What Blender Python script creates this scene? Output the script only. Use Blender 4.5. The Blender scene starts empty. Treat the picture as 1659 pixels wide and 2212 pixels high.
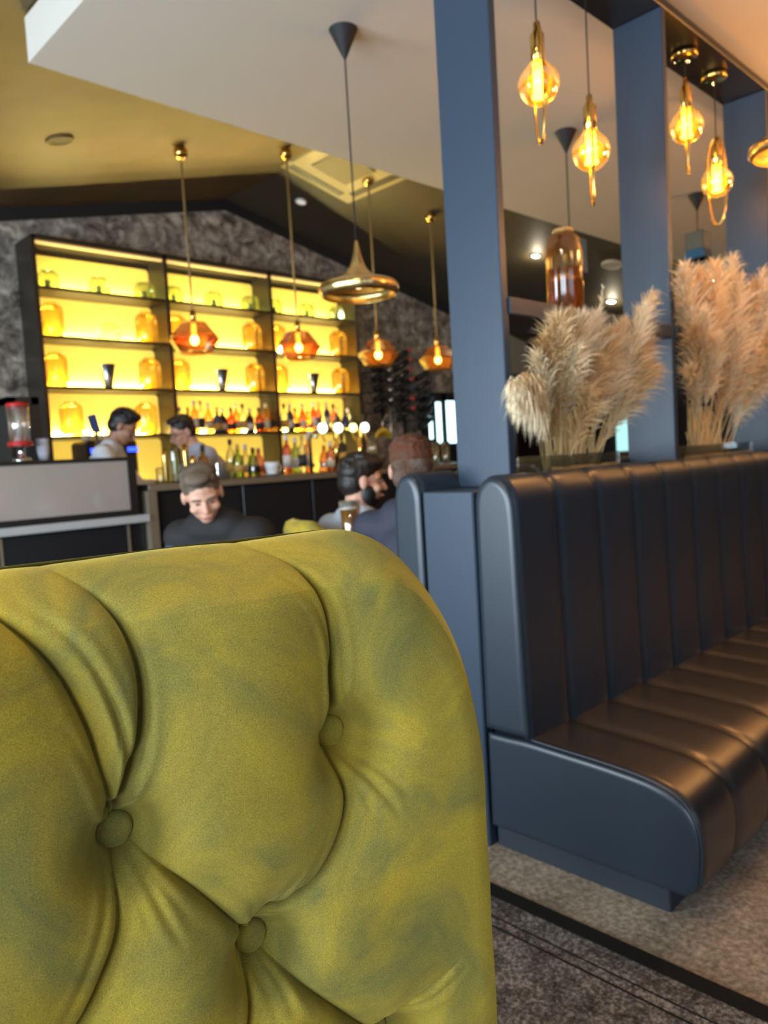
import bpy, math, random
import numpy as np
from mathutils import Vector, Matrix
random.seed(7); rng = np.random.default_rng(7)
SC = bpy.context.scene
COL = SC.collection
PI = math.pi
# ------------------------------------------------------------------ camera
YAW, PITCH, ROLL, FPX, H = math.radians(44.049), math.radians(-3.930), math.radians(-3.390), 1649.77, 1.15
cy, sy, cp, sp = math.cos(YAW), math.sin(YAW), math.cos(PITCH), math.sin(PITCH)
cF = Vector((sy*cp, cy*cp, sp)); r0 = Vector((cy, -sy, 0)); u0 = r0.cross(cF)
cR = math.cos(ROLL)*r0 + math.sin(ROLL)*u0
cU = -math.sin(ROLL)*r0 + math.cos(ROLL)*u0
cam_d = bpy.data.cameras.new('camera'); cam = bpy.data.objects.new('camera', cam_d); COL.objects.link(cam)
M = Matrix((cR, cU, -cF)).transposed().to_4x4(); M.translation = (0, 0, H); cam.matrix_world = M
cam_d.sensor_fit = 'VERTICAL'; cam_d.sensor_height = 24; cam_d.lens = 24*FPX/2212
cam_d.clip_start = 0.02
cam_d.dof.use_dof = True; cam_d.dof.focus_distance = 0.78; cam_d.dof.aperture_fstop = cam_d.lens/4.3
SC.camera = cam
# ------------------------------------------------------------------ exposure, world, daylight
SC.view_settings.view_transform = 'Standard'; SC.view_settings.look = 'None'
SC.view_settings.gamma = 1; SC.view_settings.use_curve_mapping = False; SC.view_settings.exposure = 0.15
w = bpy.data.worlds.new('world'); SC.world = w; w.use_nodes = True
w.node_tree.nodes['Background'].inputs[0].default_value = (0.55, 0.72, 1.0, 1)
w.node_tree.nodes['Background'].inputs[1].default_value = 1.0

def area(name, loc, target, sx, sy_, power, col, spread=180):
    l = bpy.data.lights.new(name, 'AREA'); l.shape = 'RECTANGLE'; l.size = sx; l.size_y = sy_
    l.energy = power; l.color = col; l.spread = math.radians(spread)
    o = bpy.data.objects.new(name, l); COL.objects.link(o); o.location = loc
    d = Vector(target)-Vector(loc); o.rotation_euler = d.to_track_quat('-Z', 'Y').to_euler(); return o
def point(name, loc, power, col, r=0.04):
    l = bpy.data.lights.new(name, 'POINT'); l.energy = power; l.color = col; l.shadow_soft_size = r
    o = bpy.data.objects.new(name, l); COL.objects.link(o); o.location = loc; return o
DAY = (0.74, 0.88, 1.0)
# daylight through the three openings of the left wall and the one in the back wall
for pw, yy in ((120, -1.6), (215, 0.9), (235, 3.4)):
    area('daylight', (-2.93, yy, 1.5), (0, yy, 1.45), 1.9, 2.1, pw, DAY)
area('daylight', (0.4, -3.42, 1.6), (0.4, 0, 1.4), 2.6, 1.8, 14, DAY)
WARM = (1.0, 0.58, 0.20)
area('chair_top_fill', (.15, .80, 2.85), (.35, .85, 1.0), .5, .5, 30, (1.0, .86, .62))  # unseen fill, added to brighten the top of the armchair

# ------------------------------------------------------------------ pixel ray helper: real points on real planes
def ray(px, py):
    return (cF*FPX + cR*(px-829.5) - cU*(py-1106)).normalized()
def on(px, py, **k):
    a, v = list(k.items())[0]; i = 'xyz'.index(a); d = ray(px, py)
    return Vector((0, 0, H)) + d*((v-(0, 0, H)[i])/d[i])

# ------------------------------------------------------------------ materials
MATS = {}
def mat(name, col, rough=0.5, metal=0.0, bump=None, var=None, emit=None, coat=0.0, sheen=None, spec=0.5, sss=0):
    if name in MATS: return MATS[name]
    m = bpy.data.materials.new(name); m.use_nodes = True; nt = m.node_tree; b = nt.nodes['Principled BSDF']
    b.inputs['Base Color'].default_value = (*col, 1); b.inputs['Roughness'].default_value = rough
    b.inputs['Metallic'].default_value = metal; b.inputs['Coat Weight'].default_value = coat
    b.inputs['Specular IOR Level'].default_value = spec
    if sss: b.inputs['Subsurface Weight'].default_value = sss; b.inputs['Subsurface Radius'].default_value = (.01, .004, .002)
    if sheen:
        b.inputs['Sheen Weight'].default_value = sheen[0]; b.inputs['Sheen Tint'].default_value = (*sheen[1], 1); b.inputs['Sheen Roughness'].default_value = sheen[2]
    if emit:
        b.inputs['Emission Color'].default_value = (*emit[0], 1); b.inputs['Emission Strength'].default_value = emit[1]
    tc = nt.nodes.new('ShaderNodeTexCoord')
    if var:  # (scale, second colour, detail)
        n = nt.nodes.new('ShaderNodeTexNoise'); n.inputs['Scale'].default_value = var[0]; n.inputs['Detail'].default_value = var[2] if len(var) > 2 else 3
        r = nt.nodes.new('ShaderNodeValToRGB'); r.color_ramp.elements[0].position = .38; r.color_ramp.elements[1].position = .62
        r.color_ramp.elements[0].color = (*col, 1); r.color_ramp.elements[1].color = (*var[1], 1)
        nt.links.new(tc.outputs['Object'], n.inputs['Vector']); nt.links.new(n.outputs['Fac'], r.inputs['Fac']); nt.links.new(r.outputs['Color'], b.inputs['Base Color'])
    if bump:
        n = nt.nodes.new('ShaderNodeTexNoise'); n.inputs['Scale'].default_value = bump[0]; n.inputs['Detail'].default_value = 4
        bp = nt.nodes.new('ShaderNodeBump'); bp.inputs['Strength'].default_value = bump[1]; bp.inputs['Distance'].default_value = bump[2] if len(bump) > 2 else .002
        nt.links.new(tc.outputs['Object'], n.inputs['Vector']); nt.links.new(n.outputs['Fac'], bp.inputs['Height']); nt.links.new(bp.outputs['Normal'], b.inputs['Normal'])
    MATS[name] = m; return m
def glass(name, tint, gloss=0.12, trans=0.0, rough=0.03, tcol=None, frosted=False):
    """thin glass: tinted see-through, a mirror share and, when asked, a milky share"""
    if name in MATS: return MATS[name]
    m = bpy.data.materials.new(name); m.use_nodes = True; nt = m.node_tree; nt.nodes.clear()
    out = nt.nodes.new('ShaderNodeOutputMaterial'); t = nt.nodes.new('ShaderNodeBsdfTransparent'); t.inputs[0].default_value = (*tint, 1)
    g = nt.nodes.new('ShaderNodeBsdfGlossy'); g.inputs['Roughness'].default_value = rough; g.inputs[0].default_value = (1, 1, 1, 1)
    lw = nt.nodes.new('ShaderNodeLayerWeight'); lw.inputs[0].default_value = .35
    mu = nt.nodes.new('ShaderNodeMath'); mu.operation = 'MULTIPLY_ADD'; mu.inputs[1].default_value = .6; mu.inputs[2].default_value = gloss
    nt.links.new(lw.outputs['Fresnel'], mu.inputs[0])
    base = t
    if trans:
        d = nt.nodes.new('ShaderNodeBsdfDiffuse' if frosted else 'ShaderNodeBsdfTranslucent'); d.inputs[0].default_value = (*(tcol or tint), 1)
        d2 = nt.nodes.new('ShaderNodeMixShader'); d2.inputs[0].default_value = trans
        nt.links.new(t.outputs[0], d2.inputs[1]); nt.links.new(d.outputs[0], d2.inputs[2]); base = d2
    mx = nt.nodes.new('ShaderNodeMixShader'); nt.links.new(mu.outputs[0], mx.inputs[0]); nt.links.new(base.outputs[0], mx.inputs[1]); nt.links.new(g.outputs[0], mx.inputs[2])
    nt.links.new(mx.outputs[0], out.inputs[0]); MATS[name] = m; return m

navy = mat('navy_paint', (0.024, 0.042, 0.070), .42, bump=(60, .15, .001), spec=.55)
leather = mat('black_leather', (0.016, 0.026, 0.040), .36, bump=(380, .22, .0006), spec=.62)
leather_seat = mat('black_leather_seat', (0.016, 0.018, 0.022), .30, bump=(380, .22, .0006), spec=1.0)
black = mat('black_satin', (0.012, 0.012, 0.013), .4)
blackm = mat('black_matte', (0.010, 0.010, 0.011), .7)
brass = mat('brass', (0.80, 0.52, 0.15), .16, 1.0)
brass_hammer = mat('hammered_brass', (0.88, 0.64, 0.27), .26, 1.0, bump=(28, .5, .004))
chrome = mat('chrome', (0.75, 0.76, 0.78), .15, 1.0)
soffit_m = mat('cream_ceiling_paint', (0.60, 0.555, 0.485), .85)
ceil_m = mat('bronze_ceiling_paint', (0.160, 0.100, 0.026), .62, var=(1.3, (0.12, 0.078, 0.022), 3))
white_m = mat('white_plastic', (0.8, 0.8, 0.78), .4)
porcelain = mat('white_porcelain', (0.85, 0.87, 0.88), .15)

# ------------------------------------------------------------------ mesh helpers
class MB:
    def __init__(s): s.v = []; s.f = []
    def add(s, vs, fs):
        n = len(s.v); s.v += [tuple(p) for p in vs]; s.f += [tuple(i+n for i in f) for f in fs]; return s
    def box(s, x0, x1, y0, y1, z0, z1, b=0.0):
        if b <= 0:
            vs = [(x, y, z) for z in (z0, z1) for y in (y0, y1) for x in (x0, x1)]
            return s.add(vs, [(0, 2, 3, 1), (4, 5, 7, 6), (0, 1, 5, 4), (2, 6, 7, 3), (0, 4, 6, 2), (1, 3, 7, 5)])
        # chamfered box
        c = ((x0+x1)/2, (y0+y1)/2, (z0+z1)/2); hs = ((x1-x0)/2, (y1-y0)/2, (z1-z0)/2); b = min(b, min(hs)*.95)
        vs = []; idx = {}
        for sx in (-1, 1):
            for sy_ in (-1, 1):
                for sz in (-1, 1):
                    for k in range(3):
                        h = [hs[i]-(0 if i == k else b) for i in range(3)]
                        idx[(sx, sy_, sz, k)] = len(vs); vs.append((c[0]+sx*h[0], c[1]+sy_*h[1], c[2]+sz*h[2]))
        fs = []
        def q(keys): fs.append(tuple(idx[k] for k in keys))
        for sg in (-1, 1):
            for k in range(3):
                o = []
                for a, bb in ((-1, -1), (1, -1), (1, 1), (-1, 1)):
                    t = [0, 0, 0]; t[k] = sg; t[(k+1) % 3] = a*sg; t[(k+2) % 3] = bb; o.append((*t, k))
                q(o)
        for k in range(3):  # edge strips along axis k
            i, j = (k+1) % 3, (k+2) % 3
            for a in (-1, 1):
                for bb in (-1, 1):
                    t0 = [0]*3; t1 = [0]*3; t0[i] = t1[i] = a; t0[j] = t1[j] = bb; t0[k] = -1; t1[k] = 1
                    o = [(*t0, i), (*t1, i), (*t1, j), (*t0, j)]
                    if a*bb > 0: o.reverse()
                    q(o)
        for sx in (-1, 1):
            for sy_ in (-1, 1):
                for sz in (-1, 1):
                    o = [(sx, sy_, sz, k) for k in range(3)]
                    if sx*sy_*sz < 0: o.reverse()
                    q(o)
        return s.add(vs, fs)
    def lathe(s, prof, c=(0, 0, 0), n=24, sx=1, sy_=1, ph=0):
        vs = []; fs = []
        for r, z in prof:
            for k in range(n):
                a = 2*PI*k/n+ph; vs.append((c[0]+r*math.cos(a)*sx, c[1]+r*math.sin(a)*sy_, c[2]+z))
        m = len(prof)
        for i in range(m-1):
            for k in range(n): fs.append((i*n+k, i*n+(k+1) % n, (i+1)*n+(k+1) % n, (i+1)*n+k))
        fs.append(tuple(range(n-1, -1, -1))); fs.append(tuple((m-1)*n+k for k in range(n)))
        return s.add(vs, fs)
    def tube(s, pts, r, n=8, closed=False, caps=True):
        pts = [Vector(p) for p in pts]; m = len(pts)
        rs = r if hasattr(r, '__len__') else [r]*m
        vs = []; fs = []; up = None
        for i in range(m):
            a = pts[(i-1) % m] if (closed or i > 0) else pts[i]; b = pts[(i+1) % m] if (closed or i < m-1) else pts[i]
            t = (b-a).normalized()
            if up is None: up = t.orthogonal().normalized()
            up = (up-t*up.dot(t)).normalized(); w_ = t.cross(up)
            for k in range(n):
                an = 2*PI*k/n; vs.append(pts[i]+(up*math.cos(an)+w_*math.sin(an))*rs[i])
        for i in range(m if closed else m-1):
            j = (i+1) % m
            for k in range(n): fs.append((i*n+k, i*n+(k+1) % n, j*n+(k+1) % n, j*n+k))
        if not closed and caps: fs.append(tuple(range(n-1, -1, -1))); fs.append(tuple((m-1)*n+k for k in range(n)))
        return s.add(vs, fs)
    def ball(s, c, r, n=16, m=10, R=None):
        rx, ry, rz = r if hasattr(r, '__len__') else (r, r, r); vs = []; fs = []
        for i in range(m+1):
            th = PI*i/m
            for k in range(n):
                a = 2*PI*k/n; p = Vector((rx*math.sin(th)*math.cos(a), ry*math.sin(th)*math.sin(a), rz*math.cos(th)))
                if R: p = R @ p
                vs.append(Vector(c)+p)
        for i in range(m):
            for k in range(n): fs.append((i*n+k, (i+1)*n+k, (i+1)*n+(k+1) % n, i*n+(k+1) % n))
        return s.add(vs, fs)
    def cap(s, p0, p1, r0_, r1_, n=12):
        p0 = Vector(p0); p1 = Vector(p1); d = (p1-p0); L = d.length or 1e-6; t = d/L; pts = []; rs = []
        for k in range(5): a = PI/2*(1-k/4); pts.append(p0-t*r0_*math.sin(a)*.999); rs.append(max(r0_*math.cos(a), r0_*.05))
        for k in range(5): a = PI/2*(k/4); pts.append(p1+t*r1_*math.sin(a)*.999); rs.append(max(r1_*math.cos(a), r1_*.05))
        return s.tube(pts, rs, n)
    def rect_prism(s, poly, y0, y1):
        """polygon in (x, z) pushed from y0 to y1"""
        n = len(poly); vs = [(x, y0, z) for x, z in poly]+[(x, y1, z) for x, z in poly]
        fs = [tuple(range(n)), tuple(range(2*n-1, n-1, -1))]+[(i+n, (i+1) % n+n, (i+1) % n, i) for i in range(n)]
        return s.add(vs, fs)
    def build(s, name, m, parent=None, smooth=False, loc=None, bevel=0, world=True):
        me = bpy.data.meshes.new(name)
        if parent is not None: off = Vector(parent_loc(parent)) if world else Vector((0, 0, 0))
        elif loc is not None: off = Vector(loc)
        else:
            a = np.array(s.v); off = Vector(((a[:, 0].min()+a[:, 0].max())/2, (a[:, 1].min()+a[:, 1].max())/2, a[:, 2].min()))
        me.from_pydata([tuple(Vector(p)-off) for p in s.v], [], s.f); me.materials.append(m)
        if smooth: me.polygons.foreach_set('use_smooth', [True]*len(me.polygons))
        me.update(); o = bpy.data.objects.new(name, me); COL.objects.link(o)
        if parent is not None: o.parent = parent
        else: o.location = off
        if bevel:
            b = o.modifiers.new('bevel', 'BEVEL'); b.width = bevel; b.segments = 3; b.limit_method = 'ANGLE'
        if smooth == 'auto':
            try: me.set_sharp_from_angle(angle=math.radians(40))
            except Exception: pass
        return o
def parent_loc(p):
    l = Vector(p.location)
    while p.parent: p = p.parent; l = l+Vector(p.location)
    return l
def tag(o, label, cat, group=None, kind=None):
    o['label'] = label; o['category'] = cat
    if group: o['group'] = group
    if kind: o['kind'] = kind
    return o
def struct(o): o['kind'] = 'structure'; return o
def thing(name, label, cat, loc, group=None):
    o = bpy.data.objects.new(name, None); COL.objects.link(o); o.location = loc; o.empty_display_size = .05
    return tag(o, label, cat, group)
def dup(root, loc, label, rotz=0, group=None, scale=None):
    r = root.copy(); COL.objects.link(r); r.location = loc; r.rotation_euler = (0, 0, rotz); r['label'] = label
    if group: r['group'] = group
    if scale: r.scale = scale
    for ch in list(root.children):
        c = ch.copy(); COL.objects.link(c); c.parent = r
        for g in list(ch.children):
            d = g.copy(); COL.objects.link(d); d.parent = c
    return r
def prof_smooth(pts, sub=6):
    """Catmull-Rom through profile points"""
    out = []; P = [pts[0]]+list(pts)+[pts[-1]]
    for i in range(1, len(P)-2):
        for k in range(sub):
            t = k/sub; a, b, c, d = P[i-1], P[i], P[i+1], P[i+2]
            out.append(tuple(.5*((2*b[j])+(-a[j]+c[j])*t+(2*a[j]-5*b[j]+4*c[j]-d[j])*t*t+(-a[j]+3*b[j]-3*c[j]+d[j])*t**3) for j in range(len(b))))
    out.append(tuple(pts[-1])); return out
ORD = ['first', 'second', 'third', 'fourth', 'fifth', 'sixth', 'seventh', 'eighth', 'ninth', 'tenth', 'eleventh', 'twelfth', 'thirteenth', 'fourteenth', 'fifteenth']

#=STRUCTURE=
YW, YF = 6.48, 6.15                      # gable wall, front of the shelving
AX, AZ, SL = 4.347, 3.774, 0.22          # ridge x, ridge height, slope
XL, XR, YB = -3.0, 10.6, -3.5
def cz(x): return AZ-SL*abs(x-AX)
# floor: light speckled carpet
def speckle(name, cols, scale, rough=.95, bump=.5):
    m = bpy.data.materials.new(name); m.use_nodes = True; nt = m.node_tree; b = nt.nodes['Principled BSDF']; b.inputs['Roughness'].default_value = rough
    b.inputs['Specular IOR Level'].default_value = .15
    tc = nt.nodes.new('ShaderNodeTexCoord'); n = nt.nodes.new('ShaderNodeTexNoise'); n.inputs['Scale'].default_value = scale; n.inputs['Detail'].default_value = 5; n.inputs['Roughness'].default_value = .7
    n2 = nt.nodes.new('ShaderNodeTexNoise'); n2.inputs['Scale'].default_value = scale*.12; n2.inputs['Detail'].default_value = 2
    r = nt.nodes.new('ShaderNodeValToRGB'); e = r.color_ramp.elements; e[0].position = .36; e[1].position = .64; e[0].color = (*cols[0], 1); e[1].color = (*cols[2], 1)
    k = e.new(.5); k.color = (*cols[1], 1)
    mx = nt.nodes.new('ShaderNodeMix'); mx.data_type = 'FLOAT'; mx.inputs[0].default_value = .25
    nt.links.new(tc.outputs['Object'], n.inputs['Vector']); nt.links.new(tc.outputs['Object'], n2.inputs['Vector'])
    nt.links.new(n.outputs['Fac'], mx.inputs[2]); nt.links.new(n2.outputs['Fac'], mx.inputs[3]); nt.links.new(mx.outputs[0], r.inputs['Fac']); nt.links.new(r.outputs['Color'], b.inputs['Base Color'])
    bp = nt.nodes.new('ShaderNodeBump'); bp.inputs['Strength'].default_value = bump; bp.inputs['Distance'].default_value = .004
    nt.links.new(n.outputs['Fac'], bp.inputs['Height']); nt.links.new(bp.outputs['Normal'], b.inputs['Normal']); return m
floor_m = speckle('beige_carpet', ((.15, .115, .085), (.29, .235, .18), (.48, .40, .32)), 70)
struct(MB().box(XL, XR, YB, YW+.1, -.06, 0).build('floor', floor_m))
# patterned wallpaper on the gable wall
def wallpaper():
    m = bpy.data.materials.new('marbled_wallpaper'); m.use_nodes = True; nt = m.node_tree; b = nt.nodes['Principled BSDF']; b.inputs['Roughness'].default_value = .5
    tc = nt.nodes.new('ShaderNodeTexCoord'); n = nt.nodes.new('ShaderNodeTexNoise'); n.inputs['Scale'].default_value = 7.5; n.inputs['Detail'].default_value = 7; n.inputs['Roughness'].default_value = .7; n.inputs['Distortion'].default_value = .7
    r = nt.nodes.new('ShaderNodeValToRGB'); e = r.color_ramp.elements; e[0].position = .36; e[1].position = .66; e[0].color = (.055, .046, .038, 1); e[1].color = (.62, .57, .48, 1); k = e.new(.5); k.color = (.25, .22, .185, 1)
    nt.links.new(tc.outputs['Object'], n.inputs['Vector']); nt.links.new(n.outputs['Fac'], r.inputs['Fac']); nt.links.new(r.outputs['Color'], b.inputs['Base Color']); return m
mb = MB().rect_prism([(XL, 0), (XR, 0), (XR, cz(XR)), (AX, AZ), (XL, cz(XL))], YW, YW+.1)
struct(mb.build('wall_bar', wallpaper()))
# black band that follows the gable under the ceiling
mb = MB().rect_prism([(XL, cz(XL)-.10), (AX, AZ-.10), (XR, cz(XR)-.10), (XR, cz(XR)), (AX, AZ), (XL, cz(XL))], YW-.03, YW-.001)
struct(mb.build('trim_1', blackm))
# the two roof slopes
for x0, x1, nm in ((XL, AX, 'ceiling'), (AX, XR, 'ceiling')):
    mb = MB(); mb.add([(x0, YB, cz(x0)), (x1, YB, cz(x1)), (x1, YW+.1, cz(x1)), (x0, YW+.1, cz(x0)), (x0, YB, cz(x0)+.08), (x1, YB, cz(x1)+.08), (x1, YW+.1, cz(x1)+.08), (x0, YW+.1, cz(x0)+.08)],
                      [(0, 3, 2, 1), (4, 5, 6, 7), (0, 1, 5, 4), (2, 3, 7, 6), (1, 2, 6, 5), (0, 4, 7, 3)])
    struct(mb.build(nm, ceil_m if x0 < 0 else mat('ceiling_paint_shaded', (.055, .042, .022), .6)))  # same ceiling paint; the right slope's shade is put into a darker colour
# dropped cream ceiling
struct(MB().box(1.345, XR, YB, 3.40, 2.92, 3.105).build('ceiling_dropped', soffit_m)); bpy.data.objects['ceiling_dropped'].name = 'ceiling'
# side and back walls, with daylight openings
wall_m = mat('dark_wall_paint', (.05, .05, .055), .6)
mb = MB(); ys = [YB, -2.55, -.65, -.05, 1.85, 2.45, 4.35, YW]
for i in range(0, 7, 2): mb.box(XL-.1, XL, ys[i], ys[i+1], 0, cz(XL))
for i in (1, 3, 5): mb.box(XL-.1, XL, ys[i], ys[i+1], 0, .45); mb.box(XL-.1, XL, ys[i], ys[i+1], 2.12, cz(XL)+.0)
struct(mb.build('wall_left', wall_m))
k = 1
for i in (1, 3, 5):
    fr = MB(); a, b = ys[i], ys[i+1]; z0, z1 = .45, 2.12
    fr.box(XL-.08, XL+.01, a, a+.05, z0, z1).box(XL-.08, XL+.01, b-.05, b, z0, z1).box(XL-.08, XL+.01, a, b, z0, z0+.05).box(XL-.08, XL+.01, a, b, z1-.05, z1).box(XL-.08, XL+.01, (a+b)/2-.025, (a+b)/2+.025, z0, z1)
    struct(fr.build('window_%d' % k, black)); k += 1
struct(MB().box(XL-.1, -.9, YB-.1, YB, 0, 3.3).box(1.7, XR, YB-.1, YB, 0, 3.7).box(-.9, 1.7, YB-.1, YB, 0, .6).box(-.9, 1.7, YB-.1, YB, 2.6, 3.4).build('wall_back', wall_m))
struct(MB().box(XR, XR+.1, YB, YW+.1, 0, 3.4).build('wall_right', mat('maroon_wall', (.020, .014, .015), .6)))

# window in the gable wall, partly behind the post
p0 = on(905, 848, y=YW); p1 = on(1010, 1000, y=YW)
wx0, wx1, wz1, wz0 = p0.x, p0.x+1.15, p0.z, .95
mb = MB()
for a in (wx0, wx0+.36, wx0+.72, wx1-.05): mb.box(a, a+.06, YW-.06, YW-.001, wz0, wz1)
mb.box(wx0, wx1, YW-.06, YW-.001, wz1-.10, wz1).box(wx0, wx1, YW-.06, YW-.001, wz0, wz0+.06)
win = struct(mb.build('window_4', blackm))
skyp = mat('window_sky', (.5, .8, .85), .1, emit=((.62, .93, 1.0), 2.6))
dkp = mat('window_dark', (.02, .03, .035), .1)
MB().box(wx0+.05, wx1, YW-.02, YW-.002, wz0, wz1).build('pane', dkp, win)
for a, b, z0, z1 in ((.13, .19, .42, .73), (.27, .38, .36, .92), (.47, .66, .36, .94), (.75, .92, .3, .94)):
    hh = wz1-wz0; MB().box(wx0+a, wx0+b, YW-.028, YW-.021, wz0+hh*z0, wz0+hh*z1*.96).build('pane', skyp, win)

#=FRAME DIVIDER=
XE = 1.682
SX = 5.6                                  # where divider and benches end on the right
div = MB().box(XE+.004, SX, 1.380, 1.572, 0, 1.045, .004).build('divider', navy)
tag(div, 'navy painted half-height divider between the two back-to-back black benches', 'divider')
shelf_frame = thing('open_shelf_frame', 'tall navy open frame with posts and crossbar standing on the divider', 'shelving frame', (3.2, 1.48, 1.045))
for xp in (1.885, 3.0, 4.10, 5.25):
    MB().box(xp, xp+.034, 1.392, 1.598, 1.046, 2.84, .003).build('post', navy, shelf_frame)
MB().box(1.60, SX, 1.388, 1.602, 2.84, 2.875, .003).build('header_board', mat('black_board', (.016, .015, .018), .35), shelf_frame)
zc = on(1200, 658, y=1.39).z
for a, b in ((1.919, 3.0), (3.034, 4.10), (4.134, 5.25)):
    MB().box(a, b, 1.386, 1.60, zc-.052, zc, .003).build('crossbar', navy, shelf_frame)

#=BENCHES=
def channel_mesh(name, m, path, xs, amp, parent, flat_ends=True, sub=14, normals_out=1, edge_r=.02, taper=None):
    """upholstery swept along x: path = closed-ish profile in (y, z); xs = seam positions; ribs bulge between seams"""
    pts = prof_smooth(path, 8); n = len(pts); nrm = []
    for i in range(n):
        a = pts[max(i-1, 0)]; b = pts[min(i+1, n-1)]; t = Vector((b[0]-a[0], b[1]-a[1])).normalized(); nrm.append((t.y*normals_out, -t.x*normals_out))
    cols = []
    for i in range(len(xs)-1):
        x0, x1 = xs[i], xs[i+1]
        for k in range(sub):
            u = k/sub; x = x0+(x1-x0)*u
            if i == 0: h = 1-max(0, 1-u/.0001)*0; e = abs(2*u-1) if u > .5 else 0; h = (1-e**5)**.6 if e < 1 else 0
            else: e = abs(2*u-1); h = (1-e**5)**.6 if e < 1 else 0
            cols.append((x, h, u*(x1-x0) if i == 0 else 9))
    cols.append((xs[-1], 0, 9))
    vs = []; fs = []
    for (x, h, d0) in cols:
        inset = 0
        if d0 < edge_r: inset = edge_r-math.sqrt(max(edge_r**2-(edge_r-d0)**2, 0))
        for j in range(n):
            hh = amp*(h-1)-inset*.8
            vs.append((x, pts[j][0]+nrm[j][0]*hh, pts[j][1]+nrm[j][1]*hh))
    for i in range(len(cols)-1):
        for j in range(n-1): fs.append((i*n+j, i*n+j+1, (i+1)*n+j+1, (i+1)*n+j))
    return MB().add(vs, fs).build(name, m, parent, True)
def end_cap(name, m, path, x, parent, r=.02, closed=True, fan=None):
    pts = prof_smooth(path, 8); n = len(pts); c = Vector((sum(p[0] for p in pts)/n, sum(p[1] for p in pts)/n)); vs = []; fs = []
    nr = []
    for i in range(n):
        a = pts[(i-1) % n] if closed else pts[max(i-1, 0)]; b = pts[(i+1) % n] if closed else pts[min(i+1, n-1)]
        t = Vector((b[0]-a[0], b[1]-a[1])); t = t.normalized() if t.length > 0 else Vector((0, 1)); nr.append(Vector((t.y, -t.x)))
    K = 6; mn = Vector((min(p[0] for p in pts), min(p[1] for p in pts))); mx_ = Vector((max(p[0] for p in pts), max(p[1] for p in pts))); m0 = (mn+mx_)/2; ext = (mx_-mn)/2
    for k in range(K+1):
        a = PI/2*k/K; ins = r*(1-math.cos(a)); dx = -r*math.sin(a)*.55
        for j in range(n):
            q = Vector((m0.x+(pts[j][0]-m0.x)*(1-ins/ext.x), m0.y+(pts[j][1]-m0.y)*(1-ins/ext.y))); vs.append((x+dx+.0, q.x, q.y))
    for k in range(K):
        for j in range(n-1): fs.append((k*n+j, (k+1)*n+j, (k+1)*n+j+1, k*n+j+1))
        fs.append((k*n+n-1, (k+1)*n+n-1, (k+1)*n, k*n))
    o_ = len(vs)
    for j in range(n): vs.append(vs[K*n+j])
    vs.append((vs[K*n][0], m0.x, m0.y))
    for j in range(n): fs.append((o_+j, o_+(j+1) % n, o_+n))
    ob = MB().add(vs, fs).build(name, m, parent, True)
    for q in range(n): ob.data.polygons[-1-q].use_smooth = False
    return ob

def seam_positions(last):
    xs = [XE+.012, 1.912]; 
    while xs[-1] < last: xs.append(xs[-1]+.2275)
    return xs
XS = seam_positions(5.3)
bench = thing('bench', 'near black leather channel-back bench along the divider, facing the rug', 'bench', (XE, 1.05, 0))
zt = 1.088
back_path = [(1.226, .32), (1.232, .5), (1.238, .75), (1.242, .96), (1.250, 1.035), (1.275, zt-.012), (1.312, zt), (1.345, zt-.010), (1.368, 1.04), (1.374, .96), (1.375, .6), (1.375, .34)]
channel_mesh('backrest', leather, back_path, XS, .013, bench, normals_out=-1)
end_cap('backrest_end', leather, [(1.226, .36), (1.232, .5), (1.238, .75), (1.242, .96), (1.252, 1.035), (1.278, zt-.018), (1.312, zt-.006), (1.343, zt-.016), (1.366, 1.04), (1.3735, .96), (1.3745, .6), (1.3745, .36)][::-1], XE+.012, bench)
seat_path = [(1.368, .352), (1.30, .352), (1.235, .354), (1.12, .350), (.98, .344), (.87, .333), (.80, .306), (.765, .262), (.752, .20), (.758, .12), (.785, .074), (.86, .066), (1.37, .066)]
channel_mesh('seat', leather_seat, seat_path, XS, .012, bench, normals_out=1)
end_cap('seat_end', leather, [(1.368, .346), (1.30, .347), (1.235, .349), (1.12, .345), (.98, .339), (.87, .328), (.80, .301), (.766, .260), (.755, .20), (.761, .12), (.785, .080), (.86, .070), (1.37, .070)], XE+.012, bench, .016)
pp = [(XE+.006, y, z) for y, z in prof_smooth([(.757, .11), (.751, .20), (.764, .262), (.799, .309), (.87, .336), (.98, .348), (1.12, .354), (1.22, .358)], 6)]
MB().tube(pp, .0035, 6).build('piping', leather, bench, True)
MB().box(XE+.03, 5.3, .845, 1.37, .0, .085, .003).build('plinth', mat('plinth_paint', (.022, .030, .042), .45), bench)

fbench = thing('bench', 'far black leather bench behind the divider, its rounded back end toward the pillar', 'bench', (XE, 1.8, 0))
def mir(p, yc=1.475): return [(2*yc-y, z) for y, z in p]
yc = 1.478+.0
zf = 1.104
fb = [(1.7085-(y-1.226)*1.0+.005 if False else (1.583+(1.375-y)*.85), z*(zf/zt) if z > .9 else z) for y, z in back_path]
channel_mesh('backrest', leather, fb, XS, .018, fbench, normals_out=1)
end_cap('backrest_end', leather, [(y, z-.006) for y, z in fb], XE+.012, fbench, .02)
sf = [(1.583+(1.375-y)*1.0, z) for y, z in seat_path]
channel_mesh('seat', leather_seat, sf, XS, .016, fbench, normals_out=-1)
MB().box(XE+.03, 5.3, 1.585, 2.12, 0, .085).build('plinth', MATS['plinth_paint'], fbench)

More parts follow.
